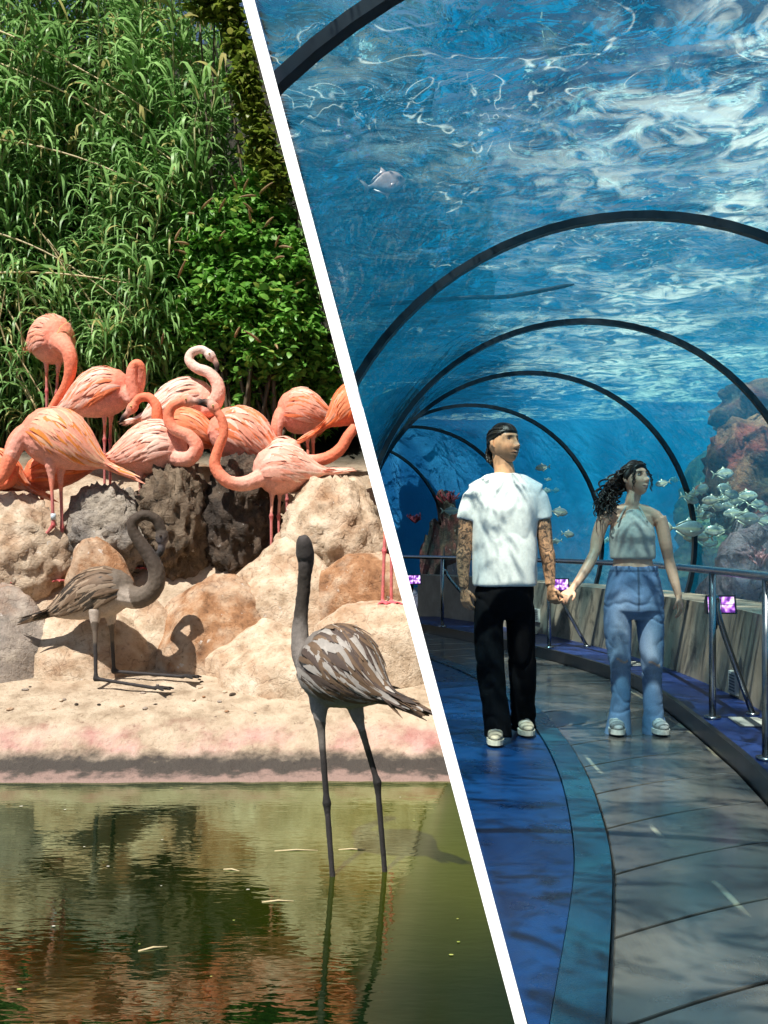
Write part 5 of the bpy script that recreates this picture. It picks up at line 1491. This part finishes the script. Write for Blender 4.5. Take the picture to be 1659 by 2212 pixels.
def cloth(mb, voxel, amp, scale, stretch, seed, smooth=5):
    me = remesh(mb, voxel, smooth)
    co = coords(me).astype(float); n = normals(me)
    warp = np.stack([vnoise(co, 4, seed + 7, 2), vnoise(co, 4, seed + 8, 2), vnoise(co, 4, seed + 9, 2)], -1) * .10
    w = np.clip(1 - np.abs(vnoise((co + warp) * np.array(stretch), scale, seed, 2)) * 3.2, 0, 1) ** 2
    w2 = vnoise(co * np.array(stretch), scale * .6, seed + 1, 2)
    co = co + n * (-amp * w + amp * .5 * w2)[:, None]
    set_coords(me, co); return me

def shoe(g, heel, toe, top_col, sole_col, h=0.10):
    ax = (toe - heel); L_ = ax.length; a = ax.normalized(); sd = a.cross(Vector((0, 0, 1))).normalized()
    heel = Vector((heel.x, heel.y, 0.014)); 
    ts = [0, .05, .15, .35, .55, .75, .9, .97, 1.0]; ws = [.018, .030, .036, .034, .041, .046, .038, .024, .010]
    def outline(k, z): return [heel + a * L_ * t + sd * w * k + Vector((0, 0, z)) for t, w in zip(ts, ws)] + [heel + a * L_ * t - sd * w * k + Vector((0, 0, z)) for t, w in list(zip(ts, ws))[::-1]]
    me = MB().prism(outline(1.08, 0.002), outline(1.10, .030)).mesh('sole'); paint(me, [sole_col] * len(me.vertices)); put('sole', me, M['cloth'], g, False)
    hs = [.055, .085, .10, .088, .062, .044, .036, .026, .014]
    mb = MB(); mb.loft([heel + a * L_ * t + Vector((0, 0, .028 + hh * .45)) for t, hh in zip(ts, hs)], [(w * .98, hh * .55) for w, hh in zip(ws, hs)], up=(0, 0, 1), seg=16, power=2.4)
    me = remesh(mb, .006, 2); c = coords(me); k = 1 + .25 * vnoise(c, 28, 77, 2)
    t = ((c - np.array(heel)) @ np.array(a)) / L_
    col = np.array(top_col)[None] * k[:, None]
    col = np.where((np.abs((t * 7) % 1 - .5) < .16)[:, None] & (c[:, 2:3] > .055), col * .45, col)
    paint(me, col); put('upper', me, M['cloth'], g)
    lm = MB()
    for i in range(5):
        t = .42 + i * .075; hh = float(np.interp(t, ts, hs)); w = float(np.interp(t, ts, ws))
        c0 = heel + a * L_ * t + Vector((0, 0, .032 + hh * .98))
        lm.loft([c0 - sd * w * .5 - Vector((0, 0, .006)), c0, c0 + sd * w * .5 - Vector((0, 0, .006))], [.004] * 3, seg=6)
    me = lm.mesh('laces'); paint(me, [(.75, .73, .68)] * len(me.vertices)); put('laces', me, M['cloth'], g)

M['cloth'] = attr_mat('cloth', 0.8, 0.10, 60, bmp=0.15, bscale=220, bdist=0.002, sheen=0.1)
M['dark_cloth'] = attr_mat('black_twill', 0.9, 0.12, 60, bmp=0.2, bscale=300, bdist=0.002, spec=0.12)
M['denim'] = attr_mat('denim', 0.85, 0.16, 180, bmp=0.25, bscale=380, bdist=0.002)
M['hair'] = attr_mat('hair', 0.38, 0.25, 80, bmp=0.3, bscale=200)
def tattoo_skin():
    m = attr_mat('tattooed_skin', 0.45, 0.07, 50, bmp=0.06, bscale=300)
    N, L = m.node_tree.nodes, m.node_tree.links; bs = N['Principled BSDF']
    src = bs.inputs['Base Color'].links[0].from_socket
    a = N.new('ShaderNodeAttribute'); a.attribute_name = 'Ink'
    g = N.new('ShaderNodeTexCoord'); nz = N.new('ShaderNodeTexNoise'); nz.inputs['Scale'].default_value = 22; nz.inputs['Detail'].default_value = 3; nz.inputs['Distortion'].default_value = 2.2
    L.new(g.outputs['Object'], nz.inputs['Vector'])
    ink = ramp(N, L, nz.outputs[0], [(0.42, (1, 1, 1)), (0.48, (0.15,) * 3), (0.53, (0.8,) * 3), (0.58, (0, 0, 0))])
    col = mixrgb(N, L, math_n(N, L, 'MULTIPLY', math_n(N, L, 'MULTIPLY', ink, a.outputs[0]), 0.85), src, (0.028, 0.026, 0.028))
    L.new(col, bs.inputs['Base Color'])
    return m
M['tattoo'] = tattoo_skin()

def face_colours(loc, skin, lips, brow, beard):
    """loc: head-local coordinates of the body vertices"""
    x, y, z = loc[:, 0], loc[:, 1], loc[:, 2]
    col = np.tile(np.array(skin, float), (len(loc), 1))
    fr = (y > .03) & (np.abs(z) < .14)
    def g(cx, cz, sx, sz): return np.exp(-((x - cx) / sx) ** 2 - ((z - cz) / sz) ** 2) * fr
    def mix(k, c):
        nonlocal col
        k = np.clip(k, 0, 1)[:, None]; col = col * (1 - k) + np.array(c)[None] * k
    mix(.45 * (g(-.042, -.03, .02, .02) + g(.042, -.03, .02, .02) + g(0, -.026, .012, .012)), (skin[0] * 1.05, skin[1] * .78, skin[2] * .7))
    if beard:
        mix(.9 * (g(0, -.0475, .026, .0060)), beard); mix(.55 * g(0, -.093, .022, .016), beard); mix(.30 * np.clip((-.035 - z) / .03, 0, 1) * np.clip((np.abs(x) - .015) / .02, 0, 1) * np.clip((y + .03) / .03, 0, 1) * (z > -.125), beard)
    zc = -.0655 + 13 * x * x
    gl_ = lambda sx, sz: np.exp(-(np.abs(x) / sx) ** 4 - ((z - zc) / sz) ** 2) * fr
    mix(1.1 * gl_(.024, .0075), lips)
    mix(1.0 * gl_(.026, .0022), (lips[0] * .22, lips[1] * .22, lips[2] * .22))
    mix(1.5 * (g(-.033, .032, .018, .0050) + g(.033, .032, .018, .0050)), brow)
    mix(.6 * (g(-.031, .016, .018, .008) + g(.031, .016, .018, .008)), (skin[0] * .5, skin[1] * .42, skin[2] * .4))
    return col

def eyes(g, R, c, iris, female):
    for sx in (-1, 1):
        def W(x, y, z): return c + R @ Vector((x, y, z))
        me = MB().ball(W(sx * .031, .0625, .0140), (.0135, .0130, .0066), 14, 10, R).mesh('eye'); paint(me, [(0.75, 0.74, 0.72)] * len(me.vertices)); e = put('eye', me, M['eye'], g)
        me = MB().ball(W(sx * .031, .0708, .0140), (.0056, .0056, .0062), 12, 8).mesh('iris'); paint(me, [iris] * len(me.vertices)); i = put('iris', me, M['eye'], g); i.parent = e
        me = MB().loft(spline([W(sx * .017, .0735, .0150), W(sx * .026, .0765, .0215), W(sx * .036, .0755, .0215), W(sx * .047, .0680, .0155)], 8), [.0024 if female else .0018] * 8, seg=6).mesh('eyelid'); paint(me, [(0.03, 0.02, 0.015)] * len(me.vertices)); put('eyelid', me, M['hair'], g)

def build_man():
    d0 = 5.78
    A = lambda x, y, dd=0.0: at(x, y, d0 + dd)
    base = Vector((A(1090, 1300).x, d0, 0))
    g = empty('person', base, 'man in white t-shirt and black trousers holding hands, looking to the right', 'person')
    yaw = math.pi + 0.72; R, c = to_world(A(1088, 959), yaw, 0.08)
    p, f = head_local(); p = p * 1.06; mb = MB(); HV = [c + R @ Vector(q) for q in p]
    for sx in (-1, 1):          # ears
        mb.loft([c + R @ Vector((sx * .070, -.012, .022)), c + R @ Vector((sx * .084, -.018, .012)), c + R @ Vector((sx * .083, -.016, -.010)), c + R @ Vector((sx * .070, -.006, -.026))], [.008, .013, .011, .006], seg=8)
    nb = A(1092, 1052)
    mb.loft([c + R @ Vector((0, -.02, -.03)), c + R @ Vector((0, -.018, -.09)), A(1090, 1018, -.0), A(1090, 1040), nb], [.058, .056, .060, .068, .09], seg=16)
    mb.loft([A(1090, 1296), A(1090, 1262), A(1090, 1200), A(1090, 1130), A(1090, 1080), A(1090, 1050)], [(.11, .07), (.13, .09), (.140, .095), (.158, .105), (.160, .095), (.10, .07)], up=(0, 1, 0), seg=20)
    mb.loft([A(1030, 1068), A(1060, 1054), A(1092, 1048), A(1125, 1054), A(1152, 1068)], [.040, .050, .055, .050, .040], up=(0, 1, 0))
    armL = [A(1024, 1066), A(1014, 1090), A(1008, 1130), A(1004, 1178), A(1001, 1205), A(1001, 1240), A(1003, 1268)]
    armR = [A(1158, 1066), A(1167, 1090), A(1173, 1130), A(1179, 1180), A(1184, 1205), A(1187, 1240), A(1189, 1264, -.02)]
    for arm in (armL, armR): mb.loft(spline(arm, 20), [interp(i / 19, [0, .15, .35, .5, .62, .85, 1], [.040, .046, .049, .043, .046, .034, .028]) for i in range(20)], up=(0, 1, 0), seg=14)
    hand(mb, armL[-1], Vector((.10, -.08, -1)), Vector((.75, .65, 0)), Vector((.5, -.85, 0)), .38, 1.0)
    hand(mb, armR[-1], Vector((.12, -.12, -1)), Vector((.55, .4, .1)), Vector((.3, -1, 0)), .80, 1.0)
    for x0, x1, dd in ((1064, 1075, -.1), (1118, 1130, .17)):
        mb.loft([A(x0, 1310), A((x0 + x1) / 2, 1430, dd * .4), at(x1, 1575, d0 + dd)], [.060, .050, .04], seg=12)
    me = join_head(remesh(mb, 0.0046, 2), HV, f)
    co = coords(me).astype(float)
    loc = (co - np.array(c)) @ np.array(R)
    skin = (0.72, 0.37, 0.205)
    col = face_colours(loc, skin, (0.36, 0.13, 0.09), (0.03, 0.02, 0.015), (0.07, 0.045, 0.03))
    head = loc[:, 2] > -.13
    col[~head] = skin
    hairline = head & ((loc[:, 2] > .050 - np.clip((.06 - loc[:, 1]) / .06, 0, 2.2) * .028)) & (loc[:, 2] > -.05)
    col[hairline] = (0.02, 0.016, 0.013)
    sm = np.exp(-(loc[:, 0] / .012) ** 2 - ((loc[:, 2] + .0625) / .0024) ** 2) * (loc[:, 1] > .03)
    col = col * (1 - .8 * np.clip(sm, 0, 1)[:, None]) + .8 * np.array((.70, .66, .60))[None] * np.clip(sm, 0, 1)[:, None]
    paint(me, col * (1 + .06 * vnoise(co, 30, 9, 2))[:, None])
    ink = np.zeros(len(co))
    for arm in (armL, armR):
        ax_ = np.array([tuple(q) for q in spline(arm, 20)])
        dd = np.linalg.norm(co[:, None, :] - ax_[None], axis=2).min(1)
        ink = np.maximum(ink, (dd < .075) * (co[:, 2] < A(0, 1112).z))
    paint(me, np.repeat(ink[:, None], 3, 1), 'Ink')
    put('body', me, M['tattoo'], g)
    eyes(g, R, c, (0.05, 0.025, 0.012), False)
    # braided hair, combed back
    V = MB(); hp, hf = head_local(); hp = hp * 1.06
    bm_v = []
    for q in hp:
        x, y, z = q
        line = .050 - min(max((.06 - y) / .06, 0), 2.2) * .028
        k = min(max((z - line) / .010, 0), 1)
        ridge = .0060 * abs(math.sin(math.atan2(x, z + .05) * 9))
        nrm = Vector((x / .074, y / .095, z / .112)).normalized()
        bm_v.append(c + R @ (Vector(q) + nrm * ((.005 + ridge) * k - .006 * (1 - k))))
    V.add(bm_v, hf)
    me = V.mesh('hair'); paint(me, [(0.018, 0.014, 0.011)] * len(me.vertices))
    hr = put('hair', me, M['hair'], g)
    for j in range(11):           # cornrows from brow to nape
        a = math.radians(-72 + 144 * j / 10); mb = MB(); path = []
        for i in range(26):
            ph = math.radians(48 + 108 * i / 25) if abs(a) < 1.0 else math.radians(62 + 90 * i / 25)
            path.append(c + R @ Vector((.080 * math.sin(a) * math.sin(ph), .100 * math.cos(ph) - (.004 if ph > 1.6 else 0), .119 * math.cos(a) * math.sin(ph) if abs(a) < 1.0 else .119 * math.cos(a) * math.sin(ph) + .02)))
        mb.loft(path, [.0072 + .0022 * math.sin(i * 2.6) for i in range(26)], seg=8)
        me = mb.mesh('braid'); paint(me, [(0.022, 0.017, 0.014)] * len(me.vertices)); b = put('braid', me, M['hair'], g); b.parent = hr
    for k in range(7):            # braid ends at the nape
        a = (k - 3) * .016
        p0 = c + R @ Vector((a, -.078, -.005)); p1 = c + R @ Vector((a * 1.1, -.092, -.05)); p2 = c + R @ Vector((a * 1.2, -.080, -.10 - .01 * (k % 2)))
        mb = MB(); path = spline([p0, p1, p2], 16)
        mb.loft(path, [.0085 + .0022 * math.sin(i * 2.4) for i in range(15)] + [.004], seg=8)
        me = mb.mesh('braid'); paint(me, [(0.02, 0.016, 0.013)] * len(me.vertices)); b = put('braid', me, M['hair'], g); b.parent = hr
    # t-shirt
    mb = MB()
    st = [(1266, 1022, 1159, .128), (1262, 1021, 1160, .135), (1215, 1020, 1161, .136), (1150, 1018, 1160, .132), (1100, 1016, 1164, .132), (1070, 1014, 1167, .114), (1050, 1024, 1158, .098), (1038, 1046, 1136, .086), (1028, 1059, 1122, .074), (1022, 1063, 1118, .067)]
    mb.loft([A((a + b) / 2, y) for y, a, b, dp in st], [((b - a) / 2 / F * d0, dp) for y, a, b, dp in st], up=(0, 1, 0), seg=32, power=2.3)
    mb.loft([A(1022, 1068), A(1058, 1049), A(1091, 1042), A(1126, 1049), A(1162, 1068)], [.066, .069, .070, .069, .066], up=(0, 1, 0), seg=18)
    mb.loft([A(1040, 1062), A(1020, 1080), A(1012, 1105), A(1008, 1124)], [.066, .066, .062, .061], up=(0, 1, 0), seg=18)
    mb.loft([A(1142, 1062), A(1162, 1080), A(1170, 1103), A(1173, 1122)], [.066, .066, .062, .061], up=(0, 1, 0), seg=18)
    me = cloth(mb, .0066, .0040, 4.5, (1.6, 1.6, .6), 501, 15)
    paint(me, np.tile((0.78, 0.77, 0.76), (len(me.vertices), 1)))
    sh = put('t_shirt', me, M['cloth'], g)
    cc = A(1091, 1025); ring = [cc + Vector((.072 * math.cos(a), .060 * math.sin(a), .012 * math.sin(a) - .004)) for a in np.linspace(0, 2 * math.pi, 33)]
    me = MB().loft(ring, [.0075] * 33, seg=8).mesh('collar'); paint(me, np.tile((0.74, 0.73, 0.72), (len(me.vertices), 1))); o = put('collar', me, M['cloth'], g); o.parent = sh
    # trousers
    mb = MB()
    mb.loft([A(1090, 1245), A(1090, 1262), A(1090, 1290), A(1090, 1318), A(1090, 1338)], [(.165, .118), (.175, .122), (.182, .125), (.182, .12), (.13, .08)], up=(0, 1, 0), seg=24)
    for pts in ([(1058, 1300, 0), (1055, 1360, -.02), (1059, 1439, -.06), (1066, 1500, -.1), (1074, 1560, -.12), (1075, 1594, -.13)],
                [(1122, 1300, 0), (1126, 1360, .03), (1128, 1430, .08), (1129, 1500, .13), (1131, 1550, .17), (1132, 1574, .18)]):
        mb.loft(spline([A(*q) for q in pts], 16), [interp(i / 15, [0, .3, .55, .85, 1], [.092, .088, .083, .081, .086]) for i in range(16)], up=(0, 1, 0), seg=18)
    me = cloth(mb, .0072, .011, 5.0, (1.0, 1.0, 1.3), 511, 6)
    paint(me, np.tile((0.005, 0.005, 0.007), (len(me.vertices), 1)))
    put('trousers', me, M['dark_cloth'], g)
    for nm, heel, toe in (('shoe', Vector((.655, 5.80, 0)), Vector((.622, 5.49, 0))), ('shoe', Vector((.835, 6.07, 0)), Vector((.850, 5.77, 0)))):
        s = empty(nm, heel); s.parent = g; s.location = heel; s.matrix_parent_inverse = Matrix.Translation(-g.location)
        shoe(s, heel, toe, (0.46, 0.40, 0.31), (0.62, 0.58, 0.48))
build_man()

def build_woman():
    d0 = 5.95
    A = lambda x, y, dd=0.0: at(x, y, d0 + dd)
    base = Vector((A(1372, 1300).x, d0, 0))
    g = empty('person', base, 'woman with long curly dark hair, cream cropped top and light blue jeans', 'person')
    yaw = math.pi + 0.60; R, c = to_world(A(1372, 1036), yaw, 0.20)
    p, f = head_local(female=True); mb = MB(); p = p * 0.95; HV = [c + R @ Vector(q) for q in p]
    for sx in (-1, 1):
        mb.loft([c + R @ Vector((sx * .062, -.010, .018)), c + R @ Vector((sx * .074, -.016, .010)), c + R @ Vector((sx * .073, -.014, -.010)), c + R @ Vector((sx * .062, -.004, -.022))], [.007, .011, .010, .005], seg=8)
    mb.loft([c + R @ Vector((0, -.02, -.02)), c + R @ Vector((0, -.022, -.08)), A(1366, 1082), A(1365, 1098), A(1365, 1110)], [.045, .044, .042, .048, .06], seg=14)
    mb.loft([A(1366, 1330), A(1368, 1280), A(1368, 1240), A(1367, 1212), A(1366, 1170), A(1365, 1140), A(1365, 1115), A(1365, 1102)], [(.10, .08), (.13, .10), (.130, .093), (.117, .085), (.125, .092), (.132, .095), (.12, .08), (.06, .05)], up=(0, 1, 0), seg=22)
    mb.loft([A(1308, 1118), A(1335, 1106), A(1365, 1100), A(1395, 1106), A(1420, 1118)], [.040, .042, .045, .042, .040], up=(0, 1, 0))
    armL = [A(1306, 1118), A(1297, 1140), A(1289, 1168), A(1284, 1194, -.02), A(1268, 1226, -.06), A(1250, 1254, -.10), A(1236, 1273, -.13)]
    armR = [A(1424, 1118), A(1431, 1140), A(1438, 1175), A(1445, 1210, .02), A(1453, 1240, .01), A(1461, 1268, -.02), A(1466, 1288, -.03)]
    for arm in (armL, armR): mb.loft(spline(arm, 20), [interp(i / 19, [0, .15, .35, .5, .65, .85, 1], [.042, .041, .038, .031, .033, .025, .0205]) for i in range(20)], up=(0, 1, 0), seg=14)
    hand(mb, armL[-1], Vector((-.085, -.08, -.055)), Vector((.15, .5, -.9)), Vector((0, -1, .3)), .55, .86)
    hand(mb, armR[-1], Vector((.10, -.10, -1)), Vector((-.75, .6, 0)), Vector((-.5, -.85, 0)), .30, .88)
    for x0, x1, dd in ((1338, 1338, 0), (1400, 1412, 0)):
        mb.loft([A(x0, 1310), A((x0 + x1) / 2, 1430, dd), A(x1, 1570, dd)], [.08, .05, .036], seg=12)
    mb.ball(A(1310, 1121), .041); mb.ball(A(1420, 1121), .041)
    me = join_head(remesh(mb, 0.0044, 3), HV, f)
    co = coords(me).astype(float); loc = (co - np.array(c)) @ np.array(R)
    skin = (0.86, 0.47, 0.31)
    col = face_colours(loc / .95, skin, (0.42, 0.10, 0.09), (0.045, 0.028, 0.02), None)
    head = loc[:, 2] > -.12
    col[~head] = skin
    # a smile: teeth between the lips
    sm = np.exp(-(loc[:, 0] / .014) ** 2 - ((loc[:, 2] + .0605) / .0028) ** 2) * (loc[:, 1] > .03)
    col = col * (1 - np.clip(sm, 0, 1)[:, None]) + np.array((.72, .68, .64))[None] * np.clip(sm, 0, 1)[:, None]
    paint(me, col * (1 + .05 * vnoise(co, 30, 9, 2))[:, None])
    put('body', me, M['skin'], g)
    eyes(g, R, c, (0.05, 0.028, 0.014), True)
    # hair: cap, then long curls gathered behind the shoulder
    V = MB(); bm_v = []
    for q in p:
        x, y, z = q
        line = .052 - min(max((.07 - y) / .07, 0), 1.7) * .056
        k = min(max((z - line) / .015, 0), 1)
        nrm = Vector((x / .069, y / .091, z / .108)).normalized()
        wv = .006 * math.sin(y * 120 + x * 40) * k
        bm_v.append(c + R @ (Vector(q) + nrm * ((.013 + wv) * k - .006 * (1 - k))))
    V.add(bm_v, f); me = V.mesh('hair'); paint(me, [(0.020, 0.013, 0.010)] * len(me.vertices)); hr = put('hair', me, M['hair'], g)
    rr = random.Random(5)
    for k in range(140):
        a = rr.uniform(0, 1)
        if k < 60:
            p0 = c + R @ Vector((rr.uniform(-.05, .065), -.055 - rr.uniform(0, .03), rr.uniform(-.02, .065)))
            end = A(rr.uniform(1280, 1332), rr.uniform(1086, 1128), rr.uniform(-.10, .06))
            mid = p0.lerp(end, .45) + Vector((-.025 + rr.uniform(-.03, .02), rr.uniform(-.03, .04), .02 + rr.uniform(-.02, .02)))
            rad = rr.uniform(.008, .014); L_ = 26
        elif k < 68:      # tendrils beside the face
            sx = -1 if k % 2 else 1
            p0 = c + R @ Vector((sx * rr.uniform(.035, .055), .055, rr.uniform(.05, .075))); end = c + R @ Vector((sx * rr.uniform(.068, .078), rr.uniform(.035, .06), rr.uniform(-.09, -.04))); mid = p0.lerp(end, .5) + R @ Vector((sx * .02, .008, 0)); rad = .006; L_ = 20
        else:
            sx = rr.uniform(-1, 1); p0 = c + R @ Vector((sx * .05, rr.uniform(.02, .065), .098 - .03 * sx * sx)); end = c + R @ Vector((sx * .085, -.10 + rr.uniform(0, .03), rr.uniform(-.06, .03))); mid = p0.lerp(end, .5) + R @ Vector((sx * .032, -.01, .045 - .035 * abs(sx))); rad = .0055; L_ = 20
        path = spline([p0, mid, end], L_ * 2); ph = rr.uniform(0, 6.28); turns = rr.uniform(3.5, 6)
        hel = []
        for i, q in enumerate(path):
            t = i / (len(path) - 1); an = ph + turns * 2 * math.pi * t
            hel.append(q + Vector((math.cos(an), .7 * math.sin(an), .5 * math.sin(an))) * rad * min(1, t * 3))
        me = MB().loft(hel, [(.0056 if k < 60 else (.003 if k < 68 else .0048)) * (1 - .6 * (i / len(hel)) ** 3) for i in range(len(hel))], seg=6).mesh('curl')
        cc = rr.uniform(.7, 1.5); paint(me, [(0.022 * cc, 0.014 * cc, 0.010 * cc)] * len(me.vertices)); o = put('curl', me, M['hair'], g); o.parent = hr
    # cropped halter top
    mb = MB()
    st = [(1208, 1319, 1415, .094), (1203, 1318, 1416, .100), (1175, 1317, 1415, .106), (1158, 1316, 1415, .124), (1142, 1319, 1412, .122), (1126, 1328, 1402, .104), (1112, 1338, 1393, .078), (1104, 1346, 1386, .060), (1100, 1350, 1382, .054)]
    mb.loft([A((a + b) / 2, y, -.006) for y, a, b, dp in st], [((b - a) / 2 / F * d0, dp) for y, a, b, dp in st], up=(0, 1, 0), seg=28)
    me = cloth(mb, .006, .0014, 9, (.6, .6, 2.0), 521, 14)
    paint(me, np.tile((0.64, 0.58, 0.50), (len(me.vertices), 1))); tp = put('cropped_top', me, M['cloth'], g)
    for sx in (-1, 1):
        me = MB().loft(spline([A(1366 + sx * 32, 1128, -.09), A(1366 + sx * 22, 1108, -.06), A(1366 + sx * 14, 1094, -.03), A(1366 + sx * 8, 1086, .04)], 10), [.006] * 10, seg=8).mesh('strap'); paint(me, np.tile((0.62, 0.56, 0.48), (len(me.vertices), 1))); o = put('strap', me, M['cloth'], g); o.parent = tp
    # jeans
    mb = MB()
    mb.loft([A(1368, 1222), A(1368, 1228), A(1369, 1255), A(1370, 1290), A(1370, 1318), A(1368, 1338)], [(.138, .100), (.144, .104), (.164, .116), (.180, .122), (.178, .115), (.10, .08)], up=(0, 1, 0), seg=26)
    lp = [[(1336, 1300), (1334, 1360), (1339, 1430), (1341, 1500), (1337, 1562), (1334, 1594)], [(1402, 1300), (1406, 1360), (1408, 1430), (1410, 1500), (1413, 1562), (1415, 1594)]]
    for pts in lp:
        mb.loft(spline([A(*q) for q in pts], 16), [interp(i / 15, [0, .25, .5, .7, .9, 1], [.090, .080, .060, .062, .078, .088]) for i in range(16)], up=(0, 1, 0), seg=18)
    me = cloth(mb, .0066, .006, 7, (1, 1, 1.5), 531, 6)
    co = coords(me).astype(float)
    n = vnoise(co, 6, 61, 3); fade = np.zeros(len(co))
    for pts in lp:
        q = np.array(A(pts[1][0], 1385)); fade = np.maximum(fade, np.exp(-((co[:, 0] - q[0]) / .05) ** 2 - ((co[:, 2] - q[2]) / .20) ** 2))
    fade = np.clip(fade * .8 + n * .3, 0, 1)[:, None]
    col = np.array((0.17, 0.26, 0.43)) * (1 - fade) + np.array((0.44, 0.52, 0.66)) * fade
    # seams, fly and belt line
    cx = A(1368, 1250).x
    col = np.where(((np.abs(co[:, 0] - cx - .004) < .006) & (co[:, 2] > A(0, 1318).z) & (co[:, 1] < d0))[:, None], col * .5, col)
    wb = A(0, 1233).z; col = np.where((np.abs(co[:, 2] - wb) < .005)[:, None], col * .55, col)
    # frayed open knee slits
    for pts, yy in ((lp[0], 1424), (lp[1], 1432)):
        q = np.array(A(pts[2][0], yy)); m_ = (np.abs(co[:, 2] - q[2] - .012 * np.sin(co[:, 0] * 60)) < .007) & (np.abs(co[:, 0] - q[0]) < .035) & (co[:, 1] < d0 - .01)
        col = np.where(m_[:, None], np.array((0.62, 0.42, 0.33)), col)
    paint(me, col); jn = put('jeans', me, M['denim'], g)
    for px_ in (1325, 1350, 1392, 1412):
        q = A(px_, 1228); me = MB().box((q.x, d0 - .108 + abs(px_ - 1368) * .0007, q.z), (.010, .006, .034)).mesh('belt_loop'); paint(me, [(0.14, 0.21, 0.36)] * len(me.vertices)); o = put('belt_loop', me, M['denim'], g, False); o.parent = jn
    for heel, toe in ((Vector((1.405, 6.06, 0)), Vector((1.385, 5.80, 0))), (Vector((1.625, 6.06, 0)), Vector((1.66, 5.80, 0)))):
        s = empty('shoe', heel); s.parent = g; s.location = heel; s.matrix_parent_inverse = Matrix.Translation(-g.location)
        shoe(s, heel, toe, (0.40, 0.42, 0.42), (0.66, 0.66, 0.62))
build_woman()
